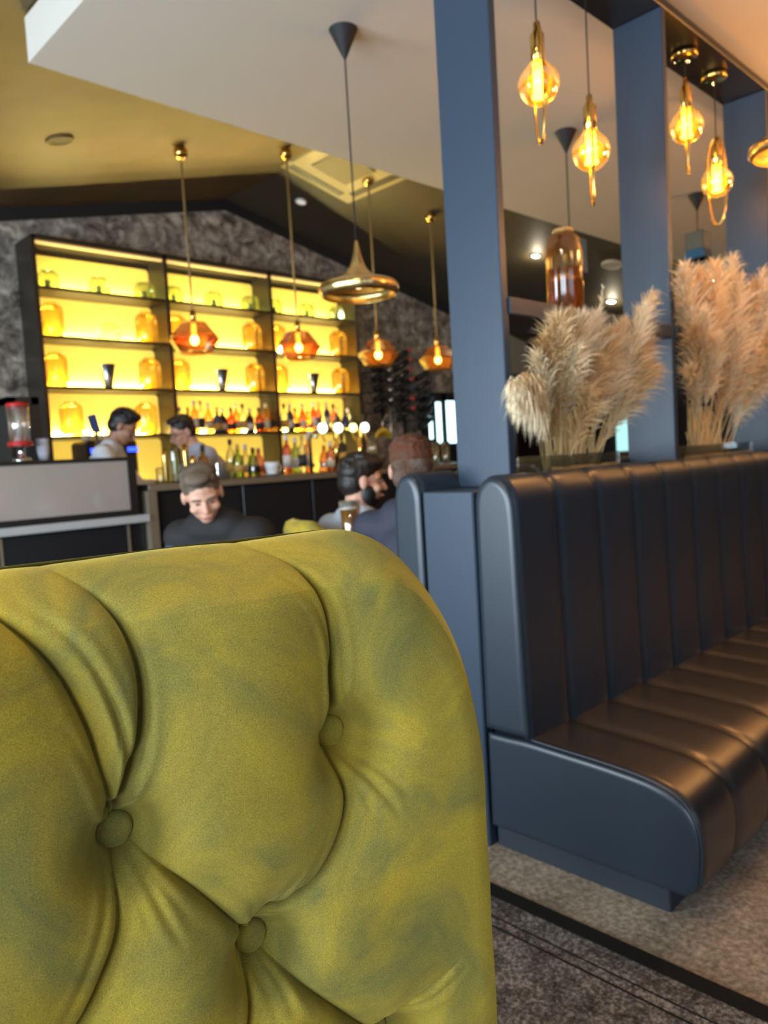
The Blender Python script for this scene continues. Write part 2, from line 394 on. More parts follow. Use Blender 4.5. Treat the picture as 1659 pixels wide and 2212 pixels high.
# patterned carpet inset with its dark border
def rug_mat():
    m = speckle('grey_loop_carpet', ((.020, .018, .016), (.11, .095, .086), (.38, .34, .315)), 110, bump=.9); nt = m.node_tree; b = nt.nodes['Principled BSDF']
    src = b.inputs['Base Color'].links[0].from_socket
    tc = nt.nodes['Texture Coordinate'] if 'Texture Coordinate' in nt.nodes else nt.nodes.new('ShaderNodeTexCoord')
    s = nt.nodes.new('ShaderNodeSeparateXYZ'); nt.links.new(tc.outputs['Object'], s.inputs[0])
    def band(a, b_):
        g = nt.nodes.new('ShaderNodeMath'); g.operation = 'GREATER_THAN'; g.inputs[1].default_value = a; l = nt.nodes.new('ShaderNodeMath'); l.operation = 'LESS_THAN'; l.inputs[1].default_value = b_
        nt.links.new(s.outputs[0], g.inputs[0]); nt.links.new(s.outputs[0], l.inputs[0]); k = nt.nodes.new('ShaderNodeMath'); k.operation = 'MULTIPLY'; nt.links.new(g.outputs[0], k.inputs[0]); nt.links.new(l.outputs[0], k.inputs[1]); return k.outputs[0]
    last = src
    for a, b_ in ((RX1-.048-RC, 9), (RX1-.118-RC, RX1-.112-RC), (RX1-.150-RC, RX1-.143-RC)):
        mx = nt.nodes.new('ShaderNodeMix'); mx.data_type = 'RGBA'; nt.links.new(band(a, b_), mx.inputs[0]); nt.links.new(last, mx.inputs[6]); mx.inputs[7].default_value = (.012, .011, .010, 1); last = mx.outputs[2]
    nt.links.new(last, b.inputs['Base Color']); return m
RX1 = on(1300, 2018, z=0).x; RC = (RX1-2.6)/2
rug = MB().box(-2.6, RX1, -2.6, 3.6, .0005, .006).build('rug', rug_mat())
tag(rug, 'dark grey flecked carpet panel with a black border beside the bench', 'rug')

#=ARMCHAIR=
def velvet():
    m = bpy.data.materials.new('olive_velvet'); m.use_nodes = True; nt = m.node_tree; b = nt.nodes['Principled BSDF']; N = nt.nodes.new; L = nt.links.new
    b.inputs['Roughness'].default_value = .85; b.inputs['Specular IOR Level'].default_value = .12
    b.inputs['Sheen Weight'].default_value = .5; b.inputs['Sheen Roughness'].default_value = .38; b.inputs['Sheen Tint'].default_value = (.90, .72, .20, 1)
    tc = N('ShaderNodeTexCoord'); n = N('ShaderNodeTexNoise'); n.inputs['Scale'].default_value = 7.5; n.inputs['Detail'].default_value = 4; n.inputs['Distortion'].default_value = .9; n.inputs['Roughness'].default_value = .6
    r = N('ShaderNodeValToRGB'); e = r.color_ramp.elements; e[0].position = .32; e[1].position = .64; e[0].color = (.200, .186, .052, 1); e[1].color = (.430, .310, .038, 1)
    L(tc.outputs['Object'], n.inputs['Vector']); L(n.outputs['Fac'], r.inputs['Fac'])
    f = N('ShaderNodeTexNoise'); f.inputs['Scale'].default_value = 900; f.inputs['Detail'].default_value = 3; L(tc.outputs['Object'], f.inputs['Vector'])
    mr = N('ShaderNodeMapRange'); mr.inputs[1].default_value = .3; mr.inputs[2].default_value = .7; mr.inputs[3].default_value = .70; mr.inputs[4].default_value = 1.30; L(f.outputs['Fac'], mr.inputs[0])
    mx = N('ShaderNodeVectorMath'); mx.operation = 'SCALE'; L(r.outputs['Color'], mx.inputs[0]); L(mr.outputs[0], mx.inputs['Scale']); L(mx.outputs[0], b.inputs['Base Color'])
    bp = N('ShaderNodeBump'); bp.inputs['Strength'].default_value = .35; bp.inputs['Distance'].default_value = .0008; L(f.outputs['Fac'], bp.inputs['Height']); L(bp.outputs['Normal'], b.inputs['Normal'])
    return m
vel = velvet()
CZ = H-.075
A0 = on(100, 1225, z=CZ); B0 = on(780, 1143, z=CZ); hx = (B0-A0).normalized(); nn = Vector((hx.y, -hx.x, 0)).normalized()   # nn towards the camera side
if nn.dot(Vector((0, 0, H))-A0) < 0: nn = -nn
def pl(px, py, off=0.0):
    d = ray(px, py); q0 = A0+nn*off; t = (q0-Vector((0, 0, H))).dot(nn)/d.dot(nn); q = Vector((0, 0, H))+d*t
    return ((q-A0).dot(hx), q.z)
BT = [(706, 1575), (242, 1785), (536, 2015), (800, 2215)]
BP = [pl(*b, -.045) for b in BT]
s_max = pl(1043, 1750, -.035)[0]; s_min = -.30
z_min = .40
TOPZ = CZ-.003
# creases: list of (points in pixels, weights)
CR = [
 ([(706, 1575), (712, 1480), (708, 1400), (690, 1320), (660, 1245), (625, 1205), (575, 1180), (540, 1160)], [1, 1, .9, .75, .6, .45, .35, .30]),
 ([(706, 1575), (730, 1640), (735, 1720), (715, 1800), (670, 1880), (610, 1940), (560, 1965), (536, 2015)], [1, .9, .8, .8, .8, .9, 1, 1]),
 ([(242, 1785), (330, 1855), (430, 1925), (536, 2015)], [1, .7, .75, 1]),
 ([(242, 1785), (262, 1700), (290, 1600), (295, 1480), (270, 1380), (215, 1290), (140, 1235), (60, 1222)], [1, 1, .9, .8, .7, .55, .35, .30]),
 ([(242, 1785), (215, 1660), (180, 1560), (120, 1450), (50, 1370), (-60, 1290), (-160, 1250)], [1, 1, 1, .9, .8, .6, .4]),
 ([(242, 1785), (250, 1900), (245, 2000), (215, 2090), (170, 2190), (90, 2300)], [1, .8, .75, .8, .9, 1]),
 ([(536, 2015), (545, 2110), (530, 2212), (500, 2330)], [1, .9, .9, 1]),
 ([(536, 2015), (610, 2090), (690, 2150), (800, 2215)], [1, .7, .75, 1]),
 ([(800, 2215), (850, 2160), (905, 2100), (950, 2040)], [1, .6, .35, .05]),
 ([(800, 2215), (830, 2320), (840, 2450)], [1, .8, .8]),
]
FINE = [  # thin tension folds
 ([(706, 1560), (700, 1440), (680, 1350), (640, 1280), (600, 1240)], .0045), ([(708, 1560), (722, 1460), (712, 1370), (690, 1290), (650, 1225)], .0035),
 ([(712, 1610), (760, 1650), (800, 1700), (825, 1740)], .0035), ([(714, 1612), (750, 1680), (775, 1740)], .0035), ([(716, 1608), (780, 1640), (840, 1690)], .003),
 ([(712, 1610), (740, 1690), (752, 1750)], .003),
 ([(250, 1760), (270, 1680), (250, 1560), (190, 1430), (120, 1350), (30, 1290)], .0045), ([(247, 1760), (285, 1660), (300, 1560), (285, 1440), (240, 1350)], .0040), ([(240, 1760), (235, 1640), (195, 1530), (150, 1450)], .004),
 ([(235, 1770), (190, 1660), (130, 1560)], .0035),
 ([(250, 1800), (300, 1880), (340, 1960), (370, 2010)], .0035), ([(248, 1805), (280, 1900), (300, 1980)], .0035), ([(255, 1798), (330, 1890), (390, 1960)], .003), ([(246, 1810), (268, 1920), (272, 2000)], .003),
 ([(530, 2000), (600, 1945), (650, 1870), (680, 1800)], .004), ([(525, 1995), (580, 1935), (620, 1870)], .003),
 ([(545, 2030), (590, 2100), (610, 2160)], .004), ([(548, 2028), (620, 2100), (660, 2150)], .0035), ([(540, 2035), (565, 2110), (575, 2180)], .003),
 ([(236, 1800), (225, 1900), (200, 2000), (150, 2120), (100, 2200)], .0035),
 ([(800, 2205), (900, 2130), (960, 2060)], .003),
]
NS, NT = 620, 760
u = np.linspace(0, 1, NS); v = np.linspace(0, 1, NT)
su = u - .045*np.sin(2*PI*u)/(2*PI)*2.0
tv = v                                     # 0 bottom .. 1 top
Rc_s, Rc_z = .190, .33                      # elliptical upper corners
smid = (s_min+s_max)/2; hw = (s_max-s_min)/2
zz = z_min+(TOPZ-z_min)*(1-(1-tv)**1.25)
S = np.zeros((NT, NS)); Z = np.zeros((NT, NS))
for j in range(NT):
    k = max(0, zz[j]-(TOPZ-Rc_z))/Rc_z; W = hw-Rc_s*(1-math.sqrt(max(0, 1-k**2.0)))
    taper_ = 0.0
    S[j] = smid+(su*2-1)*W; Z[j] = zz[j]
# distance to outline
d = np.minimum(hw-np.abs(S-smid), TOPZ-Z)
for sg in (-1, 1):
    oc = [(smid+sg*(hw-Rc_s*(1-math.cos(a))), TOPZ-Rc_z*(1-math.sin(a))) for a in np.linspace(0, PI/2, 40)]
    for (x0_, z0_), (x1_, z1_) in zip(oc[:-1], oc[1:]):
        dx, dz = x1_-x0_, z1_-z0_; t = np.clip(((S-x0_)*dx+(Z-z0_)*dz)/(dx*dx+dz*dz), 0, 1); d = np.minimum(d, np.sqrt((S-x0_-t*dx)**2+(Z-z0_-t*dz)**2))
d = np.clip(d, 0, None)
Rr = .078
base = np.where(d < Rr, np.sqrt(np.clip(Rr**2-(Rr-d)**2, 0, None))-Rr, 0.0)
AMP = .045; WD = .085
bul = np.full((NT, NS), AMP); dmin = np.full((NT, NS), 9.); groove = np.zeros((NT, NS))
def seg_iter(poly, ws):
    q = [BP[BT.index(p)] if p in BT else pl(*p, -.008) for p in poly]
    pts = prof_smooth([(a[0], a[1], w_) for a, w_ in zip(q, ws)], 5)
    for a, b in zip(pts[:-1], pts[1:]): yield a, b
def seg_dist(a, b):
    ax, az = a[0], a[1]; dx, dz = b[0]-ax, b[1]-az; L2 = dx*dx+dz*dz+1e-12
    t = np.clip(((S-ax)*dx+(Z-az)*dz)/L2, 0, 1); return np.sqrt((S-ax-t*dx)**2+(Z-az-t*dz)**2), t
for poly, ws in CR:
    for a, b in seg_iter(poly, ws):
        dd, t = seg_dist(a, b); w_ = a[2]+(b[2]-a[2])*t; q = np.clip(dd/WD, 0, 1)
        prof = np.sqrt(np.clip(1-(1-q)**2, 0, 1))*.62+.38*(1-np.exp(-dd/.006))*np.clip(.4+q*.6, 0, 1)/1.0
        dmin = np.minimum(dmin, dd); bul = np.minimum(bul, AMP*(1-w_*(1-np.clip(prof, 0, 1)))); groove = np.maximum(groove, w_*np.exp(-(dd/.0027)**1.3))
def blur(a, k, it):
    for _ in range(it):
        for ax in (0, 1):
            p_ = np.pad(a, [(k+1, k) if i == ax else (0, 0) for i in (0, 1)], mode='edge'); c_ = np.cumsum(p_, axis=ax)
            n_ = a.shape[ax]; a = (np.take(c_, np.arange(2*k+1, 2*k+1+n_), axis=ax)-np.take(c_, np.arange(0, n_), axis=ax))/(2*k+1)
    return a
mixw = np.clip((dmin-.004)/.022, 0, 1); mixw = mixw*mixw*(3-2*mixw)
bul = bul*(1-mixw)+blur(bul, 10, 3)*mixw
fine = -.009*groove
for poly, dep in FINE:
    n_ = len(poly); ws = [1-.9*(i/(n_-1))**1.5 for i in range(n_)]
    best = np.full((NT, NS), 9.); bw = np.zeros((NT, NS))
    for a, b in seg_iter(poly, ws):
        dd, t = seg_dist(a, b); m_ = dd < best; best = np.where(m_, dd, best); bw = np.where(m_, a[2]+(b[2]-a[2])*t, bw)
    fine -= dep*bw*np.exp(-(best/.0042)**2); fine += dep*.5*bw*np.exp(-((best-.009)/.005)**2)
pit = np.zeros((NT, NS))
for (bs, bz) in BP:
    r_ = np.sqrt((S-bs)**2+(Z-bz)**2); pit -= .043*np.exp(-(r_/.0315)**2.4)
    bul = bul*(1-np.exp(-(r_/.040)**2.0))
for (bs, bz) in BP: fine = fine*(1-.8*np.exp(-(((S-bs)**2+(Z-bz)**2)/.019**2)**2))
n_off = base+(bul-AMP*.25)*np.clip(d/.05, .18, 1)+fine*np.clip(d/.04, 0, 1)+pit
ph = np.sin(S*31+Z*17)*np.sin(S*13-Z*29)*.0012; n_off += ph
P3 = np.array(A0)[None, None]+S[..., None]*np.array(hx)+n_off[..., None]*np.array(nn); P3[..., 2] = Z
P3[..., 2] += np.clip(1-(TOPZ-Z)/.1, 0, 1)*(bul-AMP)*.25
chair_loc = A0+hx*smid-nn*.30; chair_loc.z = 0
arm = thing('armchair', 'olive green velvet armchair with deep-buttoned back filling the foreground', 'armchair', chair_loc)
def grid_mesh(name, P, m, parent, flip=False):
    nt_, ns_ = P.shape[:2]; me = bpy.data.meshes.new(name); me.vertices.add(nt_*ns_); me.vertices.foreach_set('co', (P-np.array(parent_loc(parent))).reshape(-1).astype(np.float32))
    i = np.arange((nt_-1)*(ns_-1)); r_ = i//(ns_-1); c_ = i % (ns_-1); a = r_*ns_+c_
    q = np.stack([a, a+1, a+ns_+1, a+ns_], 1)
    if flip: q = q[:, ::-1]
    me.loops.add(q.size); me.polygons.add(len(q)); me.loops.foreach_set('vertex_index', q.reshape(-1).astype(np.int32))
    me.polygons.foreach_set('loop_start', (np.arange(len(q))*4).astype(np.int32)); me.polygons.foreach_set('loop_total', np.full(len(q), 4, np.int32)); me.polygons.foreach_set('use_smooth', np.ones(len(q), bool))
    me.update(calc_edges=True); me.validate(); me.materials.append(m); o = bpy.data.objects.new(name, me); COL.objects.link(o); o.parent = parent; return o
grid_mesh('backrest_shell', P3, vel, arm)
# the plain inner side of the back (facing the bar), same outline
st = slice(0, None, 6)
Sb, Zb, db = S[::8, ::6], Z[::8, ::6], d[::8, ::6]
Sb = np.concatenate([Sb, S[-1:, ::6]]); Zb = np.concatenate([Zb, Z[-1:, ::6]]); db = np.concatenate([db, d[-1:, ::6]])
nb = -Rr-np.where(db < Rr, np.sqrt(np.clip(Rr**2-(Rr-db)**2, 0, None)), Rr)*.7
Pb = np.array(A0)[None, None]+Sb[..., None]*np.array(hx)+nb[..., None]*np.array(nn); Pb[..., 2] = Zb
grid_mesh('backrest_lining', Pb, vel, arm, True)
Rb = Matrix((hx, nn, Vector((0, 0, 1)))).transposed()
for i, (bs, bz) in enumerate(BP):
    c = A0+hx*bs+nn*(-AMP*.25-.0265); c.z = bz
    prof = [(.0001, .0062), (.007, .0060), (.013, .0046), (.0168, .0012), (.0178, -.003), (.016, -.010)]
    mb = MB(); tmp = MB().lathe(prof[::-1], (0, 0, 0), 28)
    mb.add([c+hx*p[0]+Vector((0, 0, 1))*p[1]+nn*p[2] for p in tmp.v], tmp.f); mb.build('button', vel, arm, True)
# seat, arms and legs on the far side
def chair_box(name, s0, s1, n0, n1, z0, z1, m, b=.03):
    t = MB().box(s0, s1, n0, n1, z0, z1, b); mb = MB(); mb.add([A0+hx*p[0]+nn*p[1]+Vector((0, 0, p[2]-A0.z)) for p in t.v], [f[::-1] for f in t.f]); return mb.build(name, m, arm, False, bevel=.0)
chair_box('seat', s_min+.06, s_max-.06, -.62, -.10, .28, .46, vel, .04)
chair_box('arm', s_min+.01, s_min+.10, -.58, -.08, .22, .62, vel, .04)
chair_box('arm', s_max-.10, s_max-.012, -.58, -.08, .22, .62, vel, .04)
chair_box('base_frame', s_min+.03, s_max-.03, -.60, -.04, .20, .41, vel, .03)
for a in (s_min+.08, s_max-.08):
    for b in (-.08, -.55):
        c = A0+hx*a+nn*b; MB().lathe([(.013, 0), (.022, .205)], (c.x, c.y, 0), 14).build('leg', mat('dark_wood', (.03, .015, .008), .4), arm, True)

#=SHELVING=
ux0, ux1 = on(69, 508, y=YF).x, on(69, 508, y=YF).x+3.36
zr = [on(72, 524, y=YF).z, on(80, 618, y=YF).z, on(90, 725, y=YF).z, on(100, 836, y=YF).z, on(104, 945, y=YF).z, .86, .5]
zr_top = on(69, 506, y=YF).z
bw = (ux1-ux0)/3
unit = thing('back_bar_shelving', 'tall black back bar shelving with glowing yellow panels in three bays', 'shelving', ((ux0+ux1)/2, (YF+YW)/2, 0))
frame_m = mat('shelf_black_board', (.030, .022, .014), .38)
T = .035
for i in range(4):
    x = ux0+bw*i; MB().box(x-T/2, x+T/2, YF, YW-.004, 0, zr_top).build('upright', frame_m, unit)
MB().box(ux0, ux1, YF, YW-.004, zr_top-.028, zr_top+.01).build('top_board', frame_m, unit)
led = mat('led_strip', (1, .9, .6), .5, emit=((1.0, .84, .36), 210))
panel = mat('backlit_panel', (.85, .62, .12), .6, emit=((1.0, .68, .10), .62))
for i in range(3):
    xa, xb = ux0+bw*i+T/2, ux0+bw*(i+1)-T/2
    for j in range(6):
        z1 = zr[j]-.018; z0 = zr[j+1]+.018
        if j == 0: z1 = zr_top-.03-.045; 
        MB().box(xa, xb, YF+.004, YW-.03, zr[j+1]-.014, zr[j+1]+.012, .002).build('shelf', frame_m, unit)
        if j < 5:
            # panel of frosted acrylic with rounded corners
            r = .03; pts = []
            for cx_, cz_, a0 in ((xb-r-.004, z1-r, 0), (xa+r+.004, z1-r, 90), (xa+r+.004, z0+r, 180), (xb-r-.004, z0+r, 270)):
                for q in range(5): a = math.radians(a0+q*22.5); pts.append((cx_+r*math.cos(a), cz_+r*math.sin(a)))
            MB().rect_prism(pts[::-1] if False else pts, YW-.05, YW-.03).build('backlit_panel', panel, unit)
            MB().box(xa+.10, xb-.10, YW-.085, YW-.068, z0+.0, z0+.010).build('led_strip', led, unit)
    MB().box(xa, xb, YW-.05, YW-.004, zr_top-.075, zr_top-.03).build('cornice', frame_m, unit)
    MB().box(xa, xb, YF+.02, YF+.045, zr_top-.052, zr_top-.036).build('led_profile', mat('led_profile', (.7, .5, .2), .5, emit=((1, .62, .22), .9)), unit)
bays = ['left', 'middle', 'right']; rows = ['top', 'second', 'third', 'fourth', 'fifth']
def bay_x(i, f): return ux0+bw*i+T/2+(bw-T)*f
yo = (YF+YW)/2-.02
# glassware
amber_vase_m = glass('amber_vase_glass', (.97, .74, .30), .05, .06, .1)
green_glass = glass('green_glass', (.72, .80, .55), .10, .05, .05)
clear_glass = glass('clear_glass', (.93, .96, .93), .10)
steel = mat('brushed_steel', (.30, .33, .33), .25, 1)
def ribbed(r, z, n=28, amp=.06):
    pass
def amber_vase():
    t = thing('amber_vase', '', 'vase', (0, 0, 0)); mb = MB(); prof = prof_smooth([(.055, 0), (.080, .02), (.092, .08), (.092, .20), (.082, .26), (.050, .285), (.046, .30)], 4); n = 32
    vs = []; fs = []
    for r, z in prof:
        for k in range(n): a = 2*PI*k/n; q = r*(1+(.05 if k % 2 else -.02)); vs.append((q*math.cos(a), q*math.sin(a), z))
    m_ = len(prof)
    for i in range(m_-1):
        for k in range(n): fs.append((i*n+k, i*n+(k+1) % n, (i+1)*n+(k+1) % n, (i+1)*n+k))
    mb.add(vs, fs); mb.build('body', amber_vase_m, t, True, world=False); MB().lathe([(.054, .002), (.054, .008)], (0, 0, 0), 24).build('base', amber_vase_m, t, world=False); return t
def glass_box(s=.085, h=.15, candle=True, m=None):
    t = thing('glass_lantern', '', 'lantern', (0, 0, 0)); prof = [(.9*s, 0), (s, .015), (s, h*.75), (s*.8, h*.97), (s*.78, h)]
    MB().lathe(prof, (0, 0, 0), 8, ph=PI/8).build('body', m or green_glass, t, world=False)
    if candle: MB().lathe([(.022, .008), (.022, h*.55), (.004, h*.56)], (0, 0, 0), 16).build('candle', mat('green_candle', (.06, .12, .08), .5), t, True, world=False)
    return t
def cup():
    t = thing('metal_tumbler', '', 'tumbler', (0, 0, 0)); MB().lathe([(.038, 0), (.040, .012), (.036, .02), (.070, .20), (.073, .205), (.068, .20), (.034, .03)], (0, 0, 0), 28).build('cup', steel, t, True, world=False)
    MB().lathe([(.044, 0), (.044, .008)], (0, 0, 0), 28).build('foot', steel, t, True, world=False); return t
protos = {}
def place(kind, maker, loc, label, group=None, rotz=0, scale=None):
    if kind not in protos:
        protos[kind] = maker(); o = protos[kind]; o.location = loc; o.rotation_euler = (0, 0, rotz); o['label'] = label
        if group: o['group'] = group
        if scale: o.scale = scale
        return o
    return dup(protos[kind], loc, label, rotz, group, scale)
for i in range(3):
    zs = zr[1]+.013
    for k, f in enumerate((.13, .52, .90)):
        place('gl', glass_box, (bay_x(i, f), yo+.03, zs), '%s green glass lantern on the top shelf of the %s bay' % (('left', 'centre', 'right')[k], bays[i]), 'green glass lanterns on the top shelf', scale=(1.05, 1.05, 1.05))
    for row, zs in ((2, zr[2]+.013), (3, zr[3]+.013)):
        for k, f in enumerate((.13, .89)):
            place('av', amber_vase, (bay_x(i, f), yo+.02, zs), '%s ribbed amber vase on the %s shelf of the %s bay' % (('left', 'right')[k], rows[row-1], bays[i]), 'amber vases on the shelving', scale=(1, 1, .95))
    if i == 0: place('cb', lambda: glass_box(.09, .15, False, clear_glass), (bay_x(i, .57), yo+.02, zr[2]+.013), 'clear glass lantern alone between two amber vases on the second shelf, left bay', 'green glass lanterns on the top shelf')
    place('cup', cup, (bay_x(i, .52), yo, zr[3]+.013), 'flared steel tumbler between amber vases on the third shelf of the %s bay' % bays[i], 'steel tumblers on the third shelf')
for k, f in enumerate((.22, .83)):
    place('av', amber_vase, (bay_x(0, f), yo+.03, zr[4]+.013), '%s ribbed amber vase on the fourth shelf behind the bartenders' % ('left', 'right')[k], 'amber vases on the shelving', scale=(1, 1, .95))
# bottles
BC = [('amber', glass('amber_bottle', (.95, .60, .18), .12, .15)), ('clear', glass('clear_bottle', (.9, .93, .9), .12, .05)), ('green', glass('green_bottle', (.50, .66, .28), .12, .10)), ('dark', mat('dark_bottle', (.02, .02, .022), .12)),
      ('red', glass('red_bottle', (.75, .28, .08), .12, .20)), ('pink', glass('pink_bottle', (.95, .50, .40), .12, .4)), ('blue', mat('blue_bottle', (.05, .07, .16), .15))]
LABM = [mat('cream_label', (.75, .68, .50), .6), mat('black_label', (.03, .03, .03), .5), mat('white_label', (.8, .8, .8), .6), mat('gold_label', (.7, .45, .1), .4)]
shapes = [[(.034, 0), (.037, .006), (.037, .155), (.030, .185), (.014, .215), (.0135, .27)], [(.040, 0), (.043, .006), (.043, .12), (.036, .15), (.015, .17), (.0145, .23)], [(.030, 0), (.032, .006), (.034, .19), (.026, .215), (.012, .235), (.012, .29)], [(.045, 0), (.048, .008), (.044, .10), (.030, .14), (.016, .16), (.0155, .20)]]
btp = {}
def bottle(ci, si, loc, label, group, cat='bottle', name='bottle'):
    key = (ci, si)
    if key in btp: return dup(btp[key], loc, label, random.random()*6, group)
    t = thing(name, label, cat, (0, 0, 0), group); pr = shapes[si]
    MB().lathe(pr, (0, 0, 0), 20).build('body', BC[ci][1], t, True, world=False)
    zt_ = pr[-1][1]; MB().lathe([(.0155, zt_-.03), (.0155, zt_+.012)], (0, 0, 0), 14).build('cap', LABM[(ci+si) % 4], t, True, world=False)
    rb = pr[2][0]+.0006; MB().lathe([(rb, pr[2][1]*.25), (rb, pr[2][1]*.75)], (0, 0, 0), 20).build('label', LABM[(ci*3+si) % 4], t, True, world=False)
    t.location = loc; btp[key] = t; return t
def bottle_row(xa, xb, y, z, n, seq, text, group):
    for k in range(n):
        ci = seq[k % len(seq)]; x = xa+(xb-xa)*(k+.5)/n+random.uniform(-.008, .008)
        bottle(ci, (k*7+ci) % 4, (x, y+random.uniform(-.03, .03), z), '%s liquor bottle, %s from the left %s' % (BC[ci][0], ORD[k], text), group)
bottle_row(bay_x(1, .04), bay_x(1, .99), yo, zr[4]+.013, 13, [1, 2, 0, 1, 0, 6, 3, 4, 0, 1, 3, 4, 0], 'on the fourth shelf, middle bay', 'bottles on the fourth shelf, middle bay')
bottle_row(bay_x(2, .02), bay_x(2, .99), yo, zr[4]+.013, 13, [1, 1, 6, 0, 4, 0, 4, 5, 6, 5, 3, 6, 1], 'on the fourth shelf, right bay', 'bottles on the fourth shelf, right bay')
bottle_row(bay_x(1, .02), bay_x(1, .98), yo, zr[5]+.013+.0, 12, [0, 1, 2, 1, 0, 1, 2, 1], 'on the fifth shelf, middle bay', 'bottles on the fifth shelf, middle bay')
bottle_row(bay_x(2, .02), bay_x(2, .98), yo, zr[5]+.013, 12, [0, 2, 1, 3, 0, 1, 0, 2], 'on the fifth shelf, right bay', 'bottles on the fifth shelf, right bay')
# potted plant and blue folder on the fourth shelf, left bay
def leaf_plant(loc, label):
    t = thing('potted_plant', label, 'plant', loc); L = Vector(loc)
    MB().lathe([(.035, 0), (.05, .07), (.045, .07)], loc, 18).build('pot', black, t, True)
    mb = MB()
    for k in range(46):
        a = random.random()*2*PI; el = random.uniform(.1, 1.4); r = random.uniform(.04, .11); c = L+Vector((math.cos(a)*math.cos(el)*r, math.sin(a)*math.cos(el)*r, .09+math.sin(el)*r)); d_ = (c-L-Vector((0, 0, .07))).normalized(); s_ = d_.cross(Vector((0, 0, 1))).normalized()*.02
        mb.add([c-d_*.03, c+s_, c+d_*.035, c-s_], [(0, 1, 2, 3)])
    mb.build('foliage', mat('leaf_green', (.10, .14, .02), .5), t); return t
leaf_plant((bay_x(0, .58), YF+.10, zr[4]+.013), 'small bushy green plant on the fourth shelf above the bartender in white')

#=WALL ITEMS=
# wine racks right of the shelving
rack_m = mat('rack_metal', (.03, .03, .03), .35, .6)
def wine_rack(x, z0, n, label, dirx):
    t = thing('wine_rack', label, 'wine rack', (x, YW, z0)); MB().box(x-.015, x+.015, YW-.03, YW-.001, z0, z0+.115*n, .002).build('mounting_bar', rack_m, t)
    for k in range(n):
        z = z0+.115*k+.06; MB().tube([(x, YW-.02, z), (x, YW-.10, z), (x+dirx*.05, YW-.14, z), (x+dirx*.05, YW-.20, z)], .006, 6).build('cradle', rack_m, t, True)
    return t
caps = [mat('red_capsule', (.85, .08, .06), .3), mat('silver_capsule', (.85, .85, .85), .3, .8), mat('navy_capsule', (.05, .07, .16), .3)]
wineb = BC[3][1]; wb = {}
def wine_bottle(loc, rot, ci, label, group):
    if ci in wb:
        o = dup(wb[ci], loc, label, 0, group); o.rotation_euler = rot; return o
    t = thing('wine_bottle', label, 'wine bottle', (0, 0, 0), group)
    MB().lathe([(.034, 0), (.037, .008), (.037, .19), (.030, .215), (.015, .24), (.0145, .27)], (0, 0, 0), 18).build('body', wineb, t, True, world=False)
    MB().lathe([(.0165, .24), (.0165, .30), (.006, .302)], (0, 0, 0), 14).build('capsule', caps[ci], t, True, world=False)
    t.location = loc; t.rotation_euler = rot; wb[ci] = t; return t
racks = [(on(790, 900, y=YW-.1).x, 1.62, 6, 'left'), (on(838, 900, y=YW-.1).x, 1.52, 7, 'middle'), (on(884, 900, y=YW-.1).x, 1.42, 6, 'right')]
for ri, (x, z0, n, nm) in enumerate(racks):
    wine_rack(x, z0, n, '%s of the three black wall racks of wine bottles beside the shelving' % nm, 1)
    for k in range(n):
        z = z0+.115*k+.06+.028
        wine_bottle((x+.09, YW-.17, z), (math.radians(8), math.radians(-62), 0) if False else (math.radians(6), math.radians(62), 0), (0 if (ri == 1 and k != 2) else (1 if ri == 0 else 2)), 'wine bottle %s from the bottom in the %s wall rack' % (ORD[k], nm), 'wine bottles in the wall racks')

#=BAR COUNTER=
YBAR = 4.31
bx0 = on(322, 1060, y=YBAR).x
bar = thing('bar_counter', 'long black panelled bar counter with a bronze edged top', 'bar', (6.0, 4.7, 0))
bar_m = mat('bar_front', (.012, .014, .018), .35); edge_m = mat('bar_edge_bronze', (.32, .27, .19), .35, .5)
zb = 1.082
MB().box(bx0, 8.4, YBAR, 4.86, zb-.038, zb+.002, .004).build('worktop', mat('bar_top_black', (.015, .015, .016), .12), bar)
MB().box(bx0, 8.4, YBAR-.006, YBAR+.0, zb-.042, zb-.002).build('edge_strip', edge_m, bar)
MB().box(bx0+.04, 8.4, YBAR+.06, 4.80, 0, zb-.038).build('carcass', bar_m, bar)
for k in range(10):
    a = bx0+.10+k*.60; MB().box(a, a+.585, YBAR+.045, YBAR+.062, .08, zb-.05, .003).build('front_panel', bar_m, bar)
MB().box(bx0-.012, bx0+.045, YBAR-.006, YBAR+.52, 0, zb-.04).build('end_post', edge_m, bar)
# lower display counter on the left
zl = .905; cx0 = -.9
low = thing('display_counter', 'lower black counter with a grey stone edge left of the bar', 'counter', (.7, 4.6, 0))
MB().box(cx0, bx0-.014, YBAR-.02, 5.0, zl-.045, zl, .004).build('worktop', mat('grey_stone', (.46, .48, .49), .3), low)
MB().box(cx0, bx0-.02, YBAR+.05, 4.92, 0, zl-.045).build('carcass', bar_m, low)
for a in np.arange(cx0+.1, bx0-.5, .72):
    MB().box(a, a+.70, YBAR+.035, YBAR+.052, .06, zl-.055, .003).build('front_panel', bar_m, low)
    MB().box(a+.702, a+.716, YBAR+.03, YBAR+.05, .06, zl-.055).build('trim_strip', edge_m, low)
